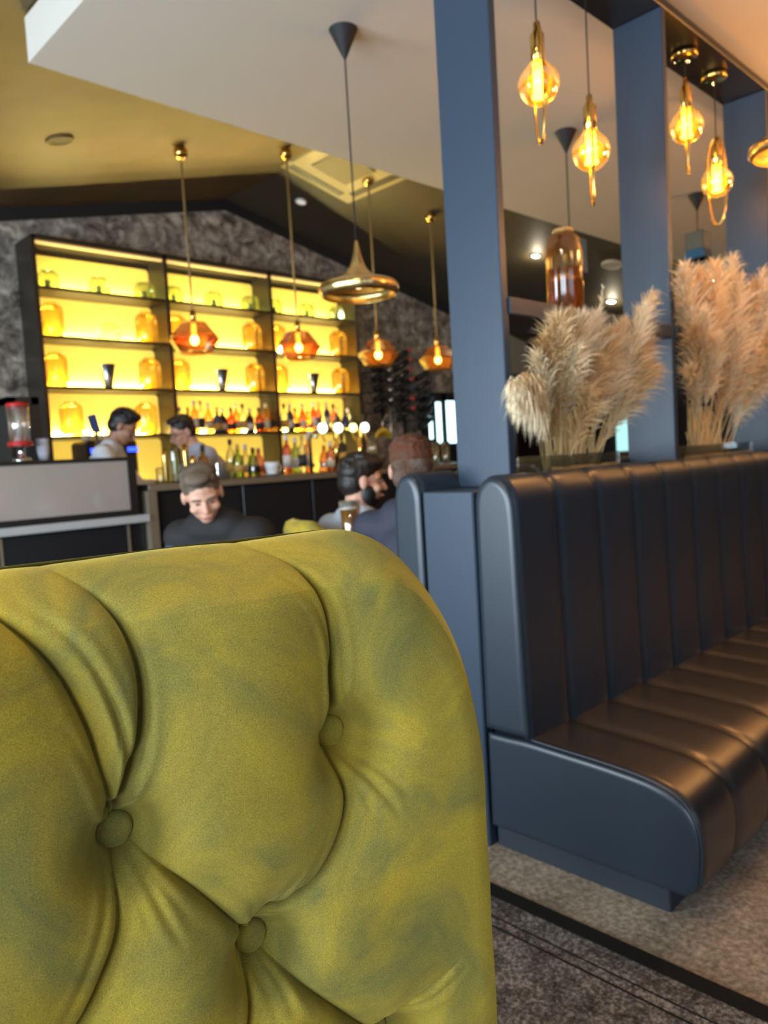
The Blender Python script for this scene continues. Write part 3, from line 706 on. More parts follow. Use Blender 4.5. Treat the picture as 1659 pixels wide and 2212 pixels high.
# pastry display case
cxa, cxb = -.15, on(290, 1050, y=YBAR+.02).x+.02; cz0, cz1 = zl, on(150, 992, y=YBAR+.02).z
case = thing('display_case', 'wide glass fronted display case on the lower counter at left', 'display case', ((cxa+cxb)/2, 4.6, zl))
MB().box(cxa, cxb, YBAR+.02, YBAR+.56, cz1-.022, cz1, .003).build('top_board', black, case)
MB().box(cxa, cxb, YBAR+.02, YBAR+.56, cz0+.001, cz0+.035, .003).build('base', black, case)
MB().box(cxb-.05, cxb, YBAR+.02, YBAR+.56, cz0+.035, cz1-.022).build('side_frame', black, case)
MB().box(cxa, cxa+.04, YBAR+.02, YBAR+.56, cz0+.035, cz1-.022).build('side_frame', black, case)
MB().box(cxa+.04, cxb-.05, YBAR+.50, YBAR+.53, cz0+.035, cz1-.022).build('back_panel', mat('case_back', (.70, .60, .52), .6), case)
MB().box(cxa+.04, cxb-.05, YBAR+.03, YBAR+.036, cz0+.035, cz1-.022).build('front_glass', glass('case_glass', (.95, .97, .97), .12, .42, .15, (.86, .77, .70), True), case)
MB().box(cxa+.04, cxb-.05, YBAR+.1, YBAR+.48, cz0+.035, cz0+.04).build('tray', mat('marble_tray', (.7, .68, .65), .3), case)
for q, (px, hgt, r) in enumerate(((35, .07, .03), (92, .08, .03), (215, .16, .045))):
    p = on(px, 1080, y=YBAR+.25)
    t = thing('glass_dome', '%s pale glass dome inside the display case' % ('leftmost small', 'second small', 'tall right-hand')[q], 'glass dome', (p.x, p.y, cz0+.041))
    MB().lathe(prof_smooth([(r, 0), (r, hgt*.6), (r*.7, hgt*.9), (.004, hgt)], 4), (p.x, p.y, cz0+.041), 20).build('dome', glass('dome_glass', (.8, .86, .9), .15, .3, .05, (.85, .9, .95)), t, True)
    MB().ball((p.x, p.y, cz0+.045+hgt), .008, 10, 6).build('knob', chrome, t, True)
p = on(252, 1060, y=YBAR+.24)
t = thing('cake_stand', 'white cake stand inside the display case beside the tall dome', 'cake stand', (p.x, p.y, cz0+.041))
MB().lathe([(.05, 0), (.012, .012), (.012, .10)], (p.x, p.y, cz0+.041), 20).build('stem', porcelain, t, True)
MB().lathe([(.10, .10), (.105, .112)], (p.x, p.y, cz0+.041), 28).build('plate', porcelain, t, True)

# sweet dispenser behind its dark frame
ztop = cz1
yb2 = YBAR+.30
p = on(46, 975, y=yb2)
t = thing('drink_dispenser', 'tall glass dispenser with red rings on the display case at the far left', 'dispenser', (p.x, yb2, ztop))
top = on(42, 868, y=yb2).z; hh = top-ztop; rr_ = .055
MB().lathe([(.05, 0), (.05, .02), (.02, .03), (.02, hh*.25), (.05, hh*.28)], (p.x, yb2, ztop), 24).build('base', chrome, t, True)
MB().lathe([(rr_, hh*.30), (rr_+.004, hh*.92)], (p.x, yb2, ztop), 28).build('cylinder', glass('dispenser_glass', (.85, .82, .78), .22, .4, .05, (.95, .85, .75)), t, True)
red = mat('red_plastic', (.55, .02, .02), .3)
MB().lathe([(rr_+.014, hh*.27), (rr_+.014, hh*.335)], (p.x, yb2, ztop), 28).build('ring', red, t, True)
MB().lathe([(rr_+.008, hh*.92), (rr_+.004, hh*.97), (.01, hh)], (p.x, yb2, ztop), 28).build('lid', red, t, True)
MB().lathe([(.018, hh*.32), (.018, hh*.9)], (p.x, yb2, ztop), 16).build('ice_tube', mat('ice_tube', (.8, .9, .95), .2), t, True)
a = on(4, 860, y=5.4); b = on(74, 1000, y=5.4)
t = thing('coffee_grinder_cabinet', 'black open cabinet frame standing behind the dispenser', 'cabinet', ((a.x+b.x)/2, 5.4, 0))
MB().box(a.x, a.x+.05, 5.3, 5.6, 0, a.z).box(b.x-.02, b.x+.03, 5.3, 5.6, 0, a.z).box(a.x, b.x+.03, 5.3, 5.6, a.z-.05, a.z).build('frame', black, t)
MB().box(a.x, b.x+.03, 5.3, 5.6, 0, .95).build('base_cabinet', black, t)
p = on(95, 990, y=YBAR+.35); 
t = thing('paper_cup_stack', 'short stack of white paper cups on the display case', 'cups', (p.x, p.y, ztop))
for k in range(4): MB().lathe([(.024, .02*k), (.036, .02*k+.075), (.033, .02*k+.075)], (p.x, p.y, ztop), 20).build('cup', mat('bluewhite_paper', (.55, .6, .72), .6), t, True)

# tablet point-of-sale, blue
p = on(206, 917, y=5.15)
t = thing('point_of_sale_screen', 'blue backed screen on a stand left of the bartender in white', 'screen', (p.x, 5.15, zb))
d0 = on(190, 898, y=5.15); d1 = on(222, 934, y=5.15)
MB().add([(d0.x-.005, 5.14, d0.z), (d1.x-.045, 5.14, d0.z+.01), (d1.x, 5.17, d1.z), (d0.x+.035, 5.17, d1.z), (d0.x-.005, 5.16, d0.z), (d1.x-.045, 5.16, d0.z+.01), (d1.x, 5.19, d1.z), (d0.x+.035, 5.19, d1.z)], [(0, 1, 2, 3)[::-1], (4, 5, 6, 7), (0, 1, 5, 4), (1, 2, 6, 5), (2, 3, 7, 6), (3, 0, 4, 7)]).build('screen', mat('blue_screen_back', (.07, .10, .28), .4), t)
MB().tube([(p.x+.01, 5.17, d1.z+.01), (p.x+.01, 5.17, zb-.1)], .012, 10).build('stand', chrome, t, True)
back = thing('work_counter', 'black back counter behind the bar with a blue lit strip', 'counter', (3.4, 5.85, 0))
MB().box(1.6, 5.8, 5.72, YF-.02, .84, .88, .004).build('worktop', black, back); MB().box(1.65, 5.8, 5.76, YF-.02, 0, .84).build('carcass', bar_m, back)
# glow-lit coffee machine
p = on(248, 975, y=5.55)
t = thing('coffee_machine', 'coffee machine with blue indicator lights behind the bartender in white', 'coffee machine', (p.x, 5.85, .88))
xa, xb = on(190, 965, y=5.75).x, on(300, 975, y=5.75).x
zi = on(245, 972, y=5.752).z; zt3 = on(245, 950, y=5.752).z
MB().box(xa, xb, 5.76, 6.08, .881, zt3, .02).build('body', mat('machine_black', (.03, .02, .02), .3), t)
bl = mat('blue_light', (.02, .04, .8), .4, emit=((.02, .06, 1.0), 4))
MB().box(xa+.02, xa+.10, 5.752, 5.76, zi-.018, zi+.018, .003).build('indicator_light', bl, t)
MB().box(xb-.09, xb-.005, 5.752, 5.76, zi-.018, zi+.018, .003).build('indicator_light', bl, t)
for k in range(5):
    MB().lathe([(.028, zt3+.001), (.040, zt3+.05), (.037, zt3+.05)], (xa+.06+k*.09, 5.9, 0), 16).build('warming_cup', porcelain, t, True)

#=BAR TOP ITEMS=
def bottle_on_bar(px, y, ci, si, label):
    p = on(px, 1010, y=y); return bottle(ci, si, (p.x, y, zb+.003), label, 'bottles and glasses on the bar')
k = 0
for px, y, ci, si in ((622, 4.85, 4, 2), (640, 4.9, 2, 0), (655, 4.8, 1, 2), (668, 4.9, 0, 2), (702, 4.9, 0, 3), (716, 4.85, 5, 1), (728, 4.9, 6, 0), (742, 4.8, 3, 2), (440, 4.75, 0, 1), (500, 4.85, 1, 0), (515, 4.8, 2, 1), (532, 4.9, 1, 1), (548, 4.85, 2, 3), (560, 4.92, 5, 3)):
    k += 1; bottle_on_bar(px, y, ci, si, '%s bottle on the bar counter, %s in the line of bar bottles' % (BC[ci][0], ORD[k-1]))
# tall metal bar caddies and glasses near the bartenders
for q, (px, hgt, r, m, nm, lab) in enumerate(((357, .22, .018, brass, 'menu_holder', 'slim brass menu holder, left of three on the bar'), (378, .25, .03, green_glass, 'water_bottle', 'green glass water bottle on the bar between two menu holders'), (402, .25, .022, brass, 'menu_holder', 'tallest brass menu holder on the bar before the bartender with glasses'), (418, .17, .022, brass, 'menu_holder', 'short brass menu holder at the right of the group on the bar'), (345, .10, .03, BC[1][1], 'water_glass', 'water glass at the left end of the bar top'), (470, .13, .016, chrome, 'cocktail_jigger', 'steel cocktail jigger on the bar under the bartender with glasses'))):
    p = on(px, 1010, y=4.7); t = thing(nm, lab, nm.replace('_', ' '), (p.x, 4.7, zb+.003))
    MB().lathe([(r, 0), (r*1.05, .01), (r, hgt*.8), (r*.8, hgt)], (p.x, 4.7, zb+.003), 18).build('body', m, t, True)
    MB().lathe([(r*1.5, 0), (r*1.5, .006)], (p.x, 4.7, zb+.003), 18).build('foot', m, t, True)
# white cup
p = on(588, 1012, y=4.62)
t = thing('coffee_cup', 'large white coffee cup on the bar counter below the middle bay', 'cup', (p.x, 4.62, zb+.003))
MB().lathe([(.030, 0), (.040, .02), (.052, .065), (.056, .095), (.052, .095), (.045, .03)], (p.x, 4.62, zb+.003), 28).build('bowl', porcelain, t, True)
MB().tube([(p.x+.05+.032*math.sin(a), 4.62, zb+.055-.028*math.cos(a)) for a in np.linspace(0, PI, 9)], .007, 8).build('handle', porcelain, t, True)
MB().lathe([(.03, 0), (.075, .010), (.078, .012)], (p.x, 4.62, zb+.001), 28).build('saucer', porcelain, t, True)
# beer tap bar with round lit badges
y = 4.72; pts = [on(px, 925, y=y) for px in (690, 724, 756, 781)]
t = thing('beer_tap_font', 'brass beer tap font with four round glowing badges on the bar', 'beer tap', (pts[1].x, y, zb+.003))
zc_ = pts[1].z
MB().tube([(pts[1].x, y, zb), (pts[1].x, y, zc_-.02)], .022, 14).tube([(pts[3].x-.03, y, zb), (pts[3].x-.03, y, zc_-.02)], .022, 14).build('column', brass, t, True)
MB().tube([(pts[0].x-.06, y, zc_-.01), (pts[3].x+.05, y, zc_-.01)], .02, 14).build('crossbar', brass, t, True)
badge = mat('lit_badge', (1, 1, .9), .3, emit=((.93, 1.0, .85), 3.4)); badge2 = mat('lit_badge_green', (1, 1, .6), .3, emit=((.85, 1.0, .35), 2.8))
for i, q in enumerate(pts):
    MB().tube([(q.x, y-.05, zc_), (q.x, y-.028, zc_)], [.038 if i != 2 else .034]*2, 24).build('badge', badge2 if i == 2 else badge, t, True)
    MB().cap((q.x, y-.03, zc_-.05), (q.x, y-.06, zc_-.11), .007, .006).build('spout', brass, t, True)
    MB().cap((q.x, y-.02, zc_+.03), (q.x, y-.03, zc_+.10), .008, .011).build('tap_handle', black, t, True)
p = on(672, 1000, y=4.66); t = thing('tall_tap', 'slim polished metal tap standing alone on the bar left of the badges', 'tap', (p.x, 4.66, zb+.003))
MB().tube([(p.x, 4.66, zb), (p.x, 4.66, zb+.26), (p.x, 4.62, zb+.29), (p.x, 4.57, zb+.27)], .013, 12).build('pipe', chrome, t, True); MB().ball((p.x, 4.66, zb+.31), .02, 14, 8).build('knob', chrome, t, True)
for q, (px, lab) in enumerate(((800, 'left tall champagne glass on the bar behind the bearded man'), (808, 'right tall champagne glass on the bar behind the bearded man'))):
    p = on(px, 980, y=4.75); t = thing('champagne_glass', lab, 'glass', (p.x, 4.75, zb+.003))
    MB().lathe([(.028, 0), (.004, .006), (.004, .10), (.02, .13), (.024, .26)], (p.x, 4.75, zb+.003), 18).build('bowl', BC[1][1], t, True)
p = on(845, 935, y=4.8); t = thing('banana_bunch', 'curved yellow bananas hanging above the man with auburn hair', 'fruit', (p.x, 4.8, p.z))
for k in range(4):
    MB().tube([(p.x-.09+.05*k*.3+.10*math.sin(a), 4.8+k*.02, p.z-.05+.075*math.cos(a)-.01*k) for a in np.linspace(-1.2, 1.2, 8)], [.006, .015, .018, .019, .019, .018, .014, .006], 8).build('banana', mat('banana_yellow', (.75, .50, .04), .5), t, True)
MB().tube([(p.x-.07, 4.83, p.z+.02), (p.x-.07, 4.83, p.z+.10), (p.x+.03, 4.83, zb+.5), (p.x+.03, 4.83, zb)], .006, 8).build('hanger', chrome, t, True)
for q, px in enumerate((940, 962)):
    p = on(px, 960, y=4.5); t = thing('beer_glass', '%s tall beer glass on the bar beside the pillar' % ('left', 'right')[q], 'glass', (p.x, 4.5, zb+.003))
    MB().lathe([(.026, 0), (.030, .01), (.040, .19), (.038, .19), (.028, .02)], (p.x, 4.5, zb+.003), 20).build('tumbler', BC[1][1], t, True)

#=PENDANT LAMPS=
# four faceted amber glass lamps over the bar
amber = glass('amber_shade_glass', (.66, .25, .05), .10, .14, .06, (1.0, .34, .04))
bulb_hot = mat('bulb_glow', (1, .8, .5), .5, emit=((1.0, .62, .22), 22)); bulb_core = mat('bulb_core', (1, .9, .7), .5, emit=((1.0, .82, .5), 60))
cordm = mat('gold_cord', (.26, .17, .06), .5)
ylamp = 4.97; LP = [(420, 729, 385, 316), (645, 746, 607, 320), (817, 762, 795, 345), (946, 773, 935, 457)]
nm4 = ['leftmost', 'second from left', 'third from left', 'rightmost']
for i, (px, py, qx, qy) in enumerate(LP):
    p = on(px, py, y=ylamp); zt2 = cz(p.x); t = thing('amber_pendant_lamp', 'faceted amber glass pendant lamp over the bar, %s of the four' % nm4[i], 'pendant lamp', (p.x, p.y, p.z), 'amber pendant lamps over the bar')
    n = 8; R_ = .162
    pr = [(.045, .112), (.092, .104), (.172, .008), (.184, -.016), (.128, -.108), (.105, -.114)]
    mb = MB(); vs = []; fs = []
    for j, (r, z) in enumerate(pr):
        for k in range(n): a = 2*PI*k/n+(PI/n if j in (1, 2, 5) else 0); vs.append((p.x+r*math.cos(a), p.y+r*math.sin(a), p.z+z))
    for j in range(len(pr)-1):
        for k in range(n):
            a, b, c, d_ = j*n+k, j*n+(k+1) % n, (j+1)*n+(k+1) % n, (j+1)*n+k
            fs += [(a, b, c), (a, c, d_)] if j % 2 else [(a, b, d_), (b, c, d_)]
    mb.add(vs, fs).build('lamp_shade', amber, t)
    MB().lathe([(.022, .10), (.022, .19), (.008, .20)], (p.x, p.y, p.z), 16).build('socket', brass, t, True)
    MB().ball((p.x, p.y, p.z-.02), (.030, .030, .036), 16, 10).build('bulb', bulb_core, t, True)
    MB().lathe([(.016, .0), (.019, .06), (.016, .10)], (p.x, p.y, p.z), 14).build('bulb_neck', bulb_hot, t, True)
    MB().tube([(p.x, p.y, p.z+.19), (p.x, p.y, zt2-.03)], .008, 8).build('cord', cordm, t, True)
    MB().ball((p.x, p.y, zt2-.045), .052, 18, 12).build('ceiling_cup', brass, t, True)
    point('pendant_light', (p.x, p.y, p.z-.02), 9, (1.0, .60, .22), .03)
# brass wide-brim pendants on the cream ceiling
def hat_lamp(x, y, zrim, label, R_=.172):
    t = thing('brass_pendant_lamp', label, 'pendant lamp', (x, y, zrim))
    k = R_/.20
    pr = prof_smooth([(.008, .262), (.013, .235), (.024, .185), (.045, .130), (.085, .092), (.140, .072), (.182, .058), (.197, .035), (.192, .008), (.180, .0)], 5)
    prr = [(r*k, z*k) for r, z in pr]; inner = [(max(r-.004, .003), z-.003) for r, z in prr][::-1]
    mb = MB(); vs = []; fs = []; allp = prr+inner; n = 48
    mb.lathe(allp, (x, y, zrim), n); mb.f = mb.f[:-2]; mb.build('lamp_shade', brass_hammer, t, True)
    MB().tube([(x, y, zrim+.25*k), (x, y, 2.83)], .004, 6).build('cord', blackm, t, True)
    MB().lathe([(.004, 2.800-zrim), (.060, 2.919-zrim)], (x, y, zrim), 32).build('ceiling_cone', blackm, t, False)
    MB().ball((x, y, zrim+.055), .028, 14, 8).build('bulb', mat('bulb_dim', (1, .85, .6), .5, emit=((1, .7, .35), 3)), t, True); return t
q = on(742, 75, z=2.90); pz = on(785, 640, y=q.y).z
hat_lamp(q.x, q.y, pz-.00, 'wide brimmed brass pendant lamp hanging in front of the bar shelving')
blueglass = glass('blue_glass', (.30, .42, .50), .2, .5, .08, (.40, .55, .65))
for i, (px, py) in enumerate(((1222, 300), (1505, 432))):
    q = on(px, py, z=2.88); zt2 = on(1525, 510, y=q.y).z if i else on(1232, 520, y=q.y).z
    lab = ('black cone pendant with a blue glass cube shade, cord passing behind the amber jar', 'black cone pendant with a blue glass cube shade above the right-hand pampas grass')[i]
    t = thing('glass_cube_pendant', lab, 'pendant lamp', (q.x, q.y, zt2-.15))
    MB().lathe([(.004, -.118), (.060, 0)], (q.x, q.y, 2.919), 32).build('ceiling_cone', blackm, t)
    MB().tube([(q.x, q.y, 2.80), (q.x, q.y, zt2)], .004, 6).build('cord', blackm, t, True)
    s_ = .075; MB().box(q.x-s_*.9, q.x+s_*.9, q.y-s_*.9, q.y+s_*.9, zt2-.19, zt2, .006).build('lamp_shade', blueglass, t)
    MB().box(q.x-s_*.92, q.x+s_*.92, q.y-s_*.92, q.y+s_*.92, zt2-.19, zt2-.12, .006).build('blue_band', mat('blue_band', (.02, .10, .20), .3), t)
# globe bulbs with brass loops under the header board
globe = glass('globe_amber_glass', (1.0, .56, .07), .04, .17, .03, (1.0, .60, .06))
fil = mat('filament_glow', (1, .85, .5), .5, emit=((1.0, .66, .22), 42))
yl = 1.49
GB = [(1164, 183, 45, .95, 'first from the pillar'), (1277, 328, 41, .66, 'second from the pillar'), (1483, 274, 36, .50, 'third from the pillar'), (1549, 393, 33, 1.45, 'fourth from the pillar')]
for i, (px, py, rpx, rot, lab) in enumerate(GB):
    c = on(px, py, y=yl); dist = (c-Vector((0, 0, H))).dot(cF); r = rpx/FPX*dist*.98
    t = thing('globe_pendant_lamp', 'amber globe bulb with a brass loop under the header board, '+lab, 'pendant lamp', (c.x, c.y, c.z), 'globe pendant lamps with brass loops')
    MB().lathe(prof_smooth([(.018, r*1.28), (.022, r*1.12), (r*.52, r*.86), (r*.88, r*.46), (r, 0), (r*.86, -r*.50), (r*.50, -r*.87), (.006, -r)], 4), (c.x, c.y, c.z), 28).build('globe', globe, t, True)
    MB().lathe([(.024, -r*.62), (.024, -r*.56), (.019, -r*.42), (.018, r*.95), (.014, r*1.0)], (c.x, c.y, c.z), 16).build('filament', fil, t, True)
    MB().lathe([(.020, r*1.05), (.0235, r*1.10), (.0235, r*1.10+.085), (.012, r*1.10+.10), (.010, r*1.10+.125)], (c.x, c.y, c.z), 20).build('socket', brass, t, True)
    # brass loop: narrow oval around the bulb, hanging lower
    top_ = r*1.1+.125; bot = -r*2.8; zc2 = (top_+bot)/2; hh = (top_-bot)/2; ww = .046
    pts = []
    for a in np.linspace(0, 2*PI, 41)[:-1]:
        X = ww*math.copysign(abs(math.sin(a))**.85, math.sin(a)); Zz = zc2+hh*math.cos(a); pts.append((c.x+X*math.cos(rot), c.y+X*math.sin(rot), c.z+Zz))
    MB().tube(pts, .0052, 8, True).build('loop', brass, t, True)
    MB().tube([(c.x, c.y, c.z+top_), (c.x, c.y, 2.838)], .0028, 6).build('cord', blackm, t, True)
    MB().lathe([(.052, 2.839-.026), (.056, 2.839-.022), (.056, 2.839)], (c.x, c.y, 0), 28).build('canopy', brass, t, True)
    point('globe_light', (c.x, c.y, c.z-.3*r), 3.0, (1.0, .62, .22), .015)
# warm hanging lamps further right, over the seats
q = on(1708, 318, y=.92); hat_lamp(q.x, q.y, q.z-.02, 'brass pendant lamp cut off by the right edge above the bench', .135)
point('warm_pendant_light', (q.x, q.y, q.z-.08), 12, (1.0, .48, .14), .05)
# more of the same warm room lights beyond the right edge
for x, y, z, p_ in ((4.6, .3, 2.25, 46), (6.8, .6, 2.25, 46)):
    area('warm_ceiling_wash', (x, y, z), (x-.2, y, 2.92), .5, .5, p_, (1.0, .44, .12))
    area('warm_seat_wash', (x, y, z-.1), (x-.2, y+.3, .4), .6, .6, p_*.10, (1.0, .50, .18))

#=SHELF ITEMS=
# amber glass jar on the crossbar
p = on(1222, 655, y=1.49)
t = thing('amber_jar', 'tall faceted amber glass jar standing on the open frame crossbar', 'jar', (p.x, 1.49, zc+.001))
ht = on(1215, 500, y=1.49).z-zc; rj = .068
pr = [(rj*.88, 0), (rj, .012), (rj, ht*.72), (rj*.86, ht*.90), (rj*.52, ht*.975), (rj*.50, ht)]
MB().lathe(pr, (p.x, 1.49, zc+.001), 8, ph=.2).build('body', glass('amber_jar_glass', (.88, .66, .34), .06, .12, .12, (.75, .42, .12)), t, True)
MB().lathe([(rj*.80, .01), (rj*.90, .03), (rj*.88, ht*.55)], (p.x, 1.49, zc+.001), 8, ph=.2).build('inner_lining', glass('amber_jar_inner', (.90, .66, .32), .10, .05, .03, (.7, .4, .1)), t)
MB().lathe([(rj*.54, ht*.975), (rj*.56, ht*1.0), (rj*.5, ht*1.02)], (p.x, 1.49, zc+.001), 24).build('rim', mat('amber_rim', (.55, .32, .1), .2), t, True)

# pampas grass
pm = [mat('pampas_a', (.82, .61, .34), .9, sss=0), mat('pampas_b', (.90, .74, .49), .9), mat('pampas_c', (.68, .44, .20), .9)]
stem_m = mat('dry_stem', (.78, .56, .26), .7)
def plume(parent, base, tip, bend, dens, L0, m, droop=.5):
    base = Vector(base); tip = Vector(tip); mid = base.lerp(tip, .55)+Vector(bend); N = 22; pts = []
    for i in range(N+1):
        t = i/N; pts.append(base*(1-t)**2+mid*2*t*(1-t)+tip*t*t)
    mb = MB(); mb.tube(pts, [.0028*(1-.6*i/N) for i in range(N+1)], 5); st_ = mb.build('stem', stem_m, parent, True)
    mb = MB(); vs = []; fs = []
    start = random.uniform(.26, .42)
    for k in range(dens):
        t = start+(1-start)*random.random()**.85; f = t*N; i = min(int(f), N-1); p_ = pts[i].lerp(pts[i+1], f-i); tg = (pts[i+1]-pts[i]).normalized()
        a = random.random()*2*PI; o = tg.orthogonal().normalized(); o = (Matrix.Rotation(a, 3, tg) @ o)
        env = math.sin(PI*min(max((t-start)/(1-start), 0), 1)**.8)*.75+.32
        L_ = L0*env*random.uniform(.7, 1.5); dr = (tg*random.uniform(.8, 1.3)+o*random.uniform(.15, .62)).normalized()
        wv = dr.cross(Vector((random.uniform(-1, 1), random.uniform(-1, 1), random.uniform(-1, 1)))).normalized()*random.uniform(.0010, .0020)
        q0 = p_; q1 = q0+dr*L_*.45; d2 = (dr+Vector((0, 0, -droop*random.uniform(.3, 1.0)))).normalized(); q2 = q1+d2*L_*.35; d3 = (d2+Vector((0, 0, -droop*.8))).normalized(); q3 = q2+d3*L_*.3
        b = len(vs); vs += [q0-wv*.6, q0+wv*.6, q1-wv, q1+wv, q2-wv*.8, q2+wv*.8, q3]
        fs += [(b, b+1, b+3, b+2), (b+2, b+3, b+5, b+4), (b+4, b+5, b+6)]
    mb.add(vs, fs); mb.build('plume', m, parent)
def bouquet(label, group, cx, y0, tips, nfill, spread):
    t = thing('pampas_grass', label, 'dried flowers', (cx, y0, 1.06), group)
    for (px, py, dy, L_, dn, dr) in tips:
        b = Vector((cx+random.uniform(-spread, spread), y0+random.uniform(-.035, .035), 1.055)); tp = on(px, py, y=y0+dy*.6-.15)
        b.x = cx+max(-spread, min(spread, (tp.x-cx)*.45+random.uniform(-.03, .03)))
        plume(t, b, tp, (0, -.02, abs(tp.x-b.x)*.35), dn, L_, random.choice(pm), dr)
    mb = MB()
    for k in range(nfill):
        x = cx+random.uniform(-spread, spread); y = y0+random.uniform(-.04, .04); mb.tube([(x, y, 1.053), (x+random.uniform(-.03, .03), y+random.uniform(-.02, .02), 1.053+random.uniform(.12, .26))], .0022, 4)
    s_ = mb.build('cut_stems', stem_m, t, True); s_['kind'] = 'stuff'
    return t
def vase(cx, w2, d2, h, label):
    t = thing('glass_trough', label, 'vase', (cx, 1.475, 1.046)); g = clear_glass
    x0, x1, y0, y1, z0, z1 = cx-w2, cx+w2, 1.475-d2, 1.475+d2, 1.046, 1.046+h
    MB().box(x0, x1, y0, y0+.004, z0, z1).box(x0, x1, y1-.004, y1, z0, z1).box(x0, x0+.004, y0+.004, y1-.004, z0, z1).box(x1-.004, x1, y0+.004, y1-.004, z0, z1).build('walls', glass('vase_glass', (.93, .96, .95), .07), t)
    MB().box(x0+.004, x1-.004, y0+.004, y1-.004, z0, z0+.006).build('base', glass('vase_glass', (.93, .96, .95), .07), t)
xa, xb = on(1180, 975, y=1.43).x, on(1322, 965, y=1.43).x; c1 = (xa+xb)/2
vase(c1, (xb-xa)/2+.01, .07, .085, 'clear glass trough holding pampas grass between pillar and second post')
T1 = [(1302, 622, 0, .035, 160, .3), (1408, 640, .02, .085, 520, .5), (1398, 668, -.03, .09, 520, .5), (1392, 735, .03, .10, 520, .6), (1405, 800, -.04, .10, 560, .7), (1385, 770, .0, .10, 520, .6), (1345, 700, .05, .09, 500, .5), (1320, 720, -.03, .09, 500, .5), (1285, 690, .03, .10, 560, .5), (1255, 690, -.02, .10, 560, .5), (1225, 690, .04, .10, 560, .5), (1200, 700, -.03, .10, 540, .5), (1180, 735, .0, .09, 480, .5), (1160, 770, .04, .08, 420, .6), (1135, 815, -.03, .08, 460, 1.0), (1106, 832, -.05, .09, 500, 1.5), (1112, 870, -.02, .09, 480, 1.8), (1240, 760, -.05, .10, 500, .6), (1290, 780, -.05, .10, 500, .6), (1330, 800, .05, .10, 480, .6), (1365, 850, .03, .09, 420, .8), (1210, 800, .05, .09, 480, .7), (1375, 715, .03, .09, 500, .5), (1270, 850, -.06, .09, 420, .6), (1150, 860, .03, .08, 420, 1.4)]
bouquet('dried pampas grass in a glass trough just right of the big pillar', 'pampas grass displays', c1, 1.475, T1, 95, .13)
xa, xb = on(1470, 950, y=1.43).x, on(1610, 940, y=1.43).x; c2 = (xa+xb)/2
vase(c2, (xb-xa)/2+.02, .07, .085, 'clear glass trough holding pampas grass at the right, past the second post')
T2 = [(1480, 580, 0, .11, 620, .5), (1470, 600, .04, .10, 520, .5), (1510, 590, .05, .11, 620, .5), (1545, 575, -.03, .11, 640, .6), (1582, 562, .03, .12, 660, .7), (1600, 600, -.04, .12, 640, .8), (1625, 620, .02, .12, 640, 1.0), (1650, 590, -.04, .13, 660, 1.1), (1690, 640, .03, .13, 620, 1.1), (1670, 720, -.05, .13, 640, 1.3), (1660, 780, 0, .12, 560, 1.3), (1640, 820, .04, .11, 520, 1.4), (1520, 680, -.05, .11, 560, .5), (1560, 660, .05, .12, 560, .6), (1600, 700, -.04, .12, 580, .7), (1500, 720, .0, .11, 540, .5), (1540, 740, -.06, .11, 540, .5), (1580, 780, .04, .11, 520, .7), (1490, 800, .04, .10, 500, .5), (1620, 760, -.02, .12, 540, .9)]
bouquet('dried pampas grass in a glass trough right of the second post', 'pampas grass displays', c2, 1.475, T2, 95, .14)

#=CEILING ITEMS=
def on_slope(px, py):
    d_ = ray(px, py)
    for s_ in (-1, 1):
        t = (AZ+SL*s_*AX-H)/(d_.z+SL*s_*d_.x); q = Vector((0, 0, H))+d_*t
        if s_*(q.x-AX) >= 0 and t > 0: return q, s_
def ceiling_disc(name, label, cat, px, py, r, m1, m2, lit=0):
    q, s_ = on_slope(px, py); t = thing(name, label, cat, q-Vector((0, 0, .012))); t.rotation_euler = (0, math.atan(SL)*s_, 0)
    MB().lathe([(r*.80, .004), (r*.86, -.006), (r, -.004), (r, .012)], (0, 0, 0), 28).build('trim_ring', m1, t, True, world=False)
    MB().lathe([(r*.78, .002), (r*.78, .008)], (0, 0, 0), 28).build('lens' if lit else 'grille', m2, t, world=False)
    if lit: point('downlight', q-Vector((0, 0, .08)), lit, (1, .85, .6), .03)
hot = mat('downlight_glow', (1, 1, .9), .4, emit=((1, .92, .75), 14)); dimw = mat('downlight_dim', (.7, .68, .6), .4, emit=((1, .9, .7), .5))
ceiling_disc('downlight', 'small pale downlight on the dark slope right of the ridge', 'downlight', 650, 434, .055, white_m, dimw)
ceiling_disc('downlight', 'bright downlight left of the amber jar', 'downlight', 1157, 551, .05, blackm, hot, 5)
ceiling_disc('downlight', 'bright downlight just right of the upright pampas stem', 'downlight', 1320, 650, .06, blackm, hot, 5)
ceiling_disc('downlight', 'bright downlight seen through the tall pampas plumes at right', 'downlight', 1543, 605, .05, blackm, hot, 5)
ceiling_disc('smoke_detector', 'flat round detector on the dark ceiling right of the amber jar', 'smoke detector', 1322, 570, .11, mat('cream_plastic', (.5, .45, .33), .5), mat('cream_plastic', (.5, .45, .33), .5))
ceiling_disc('ceiling_speaker', 'round bronze speaker grille painted like the ceiling at far left', 'speaker', 130, 300, .085, ceil_m, mat('grille_bronze', (.08, .055, .02), .7))
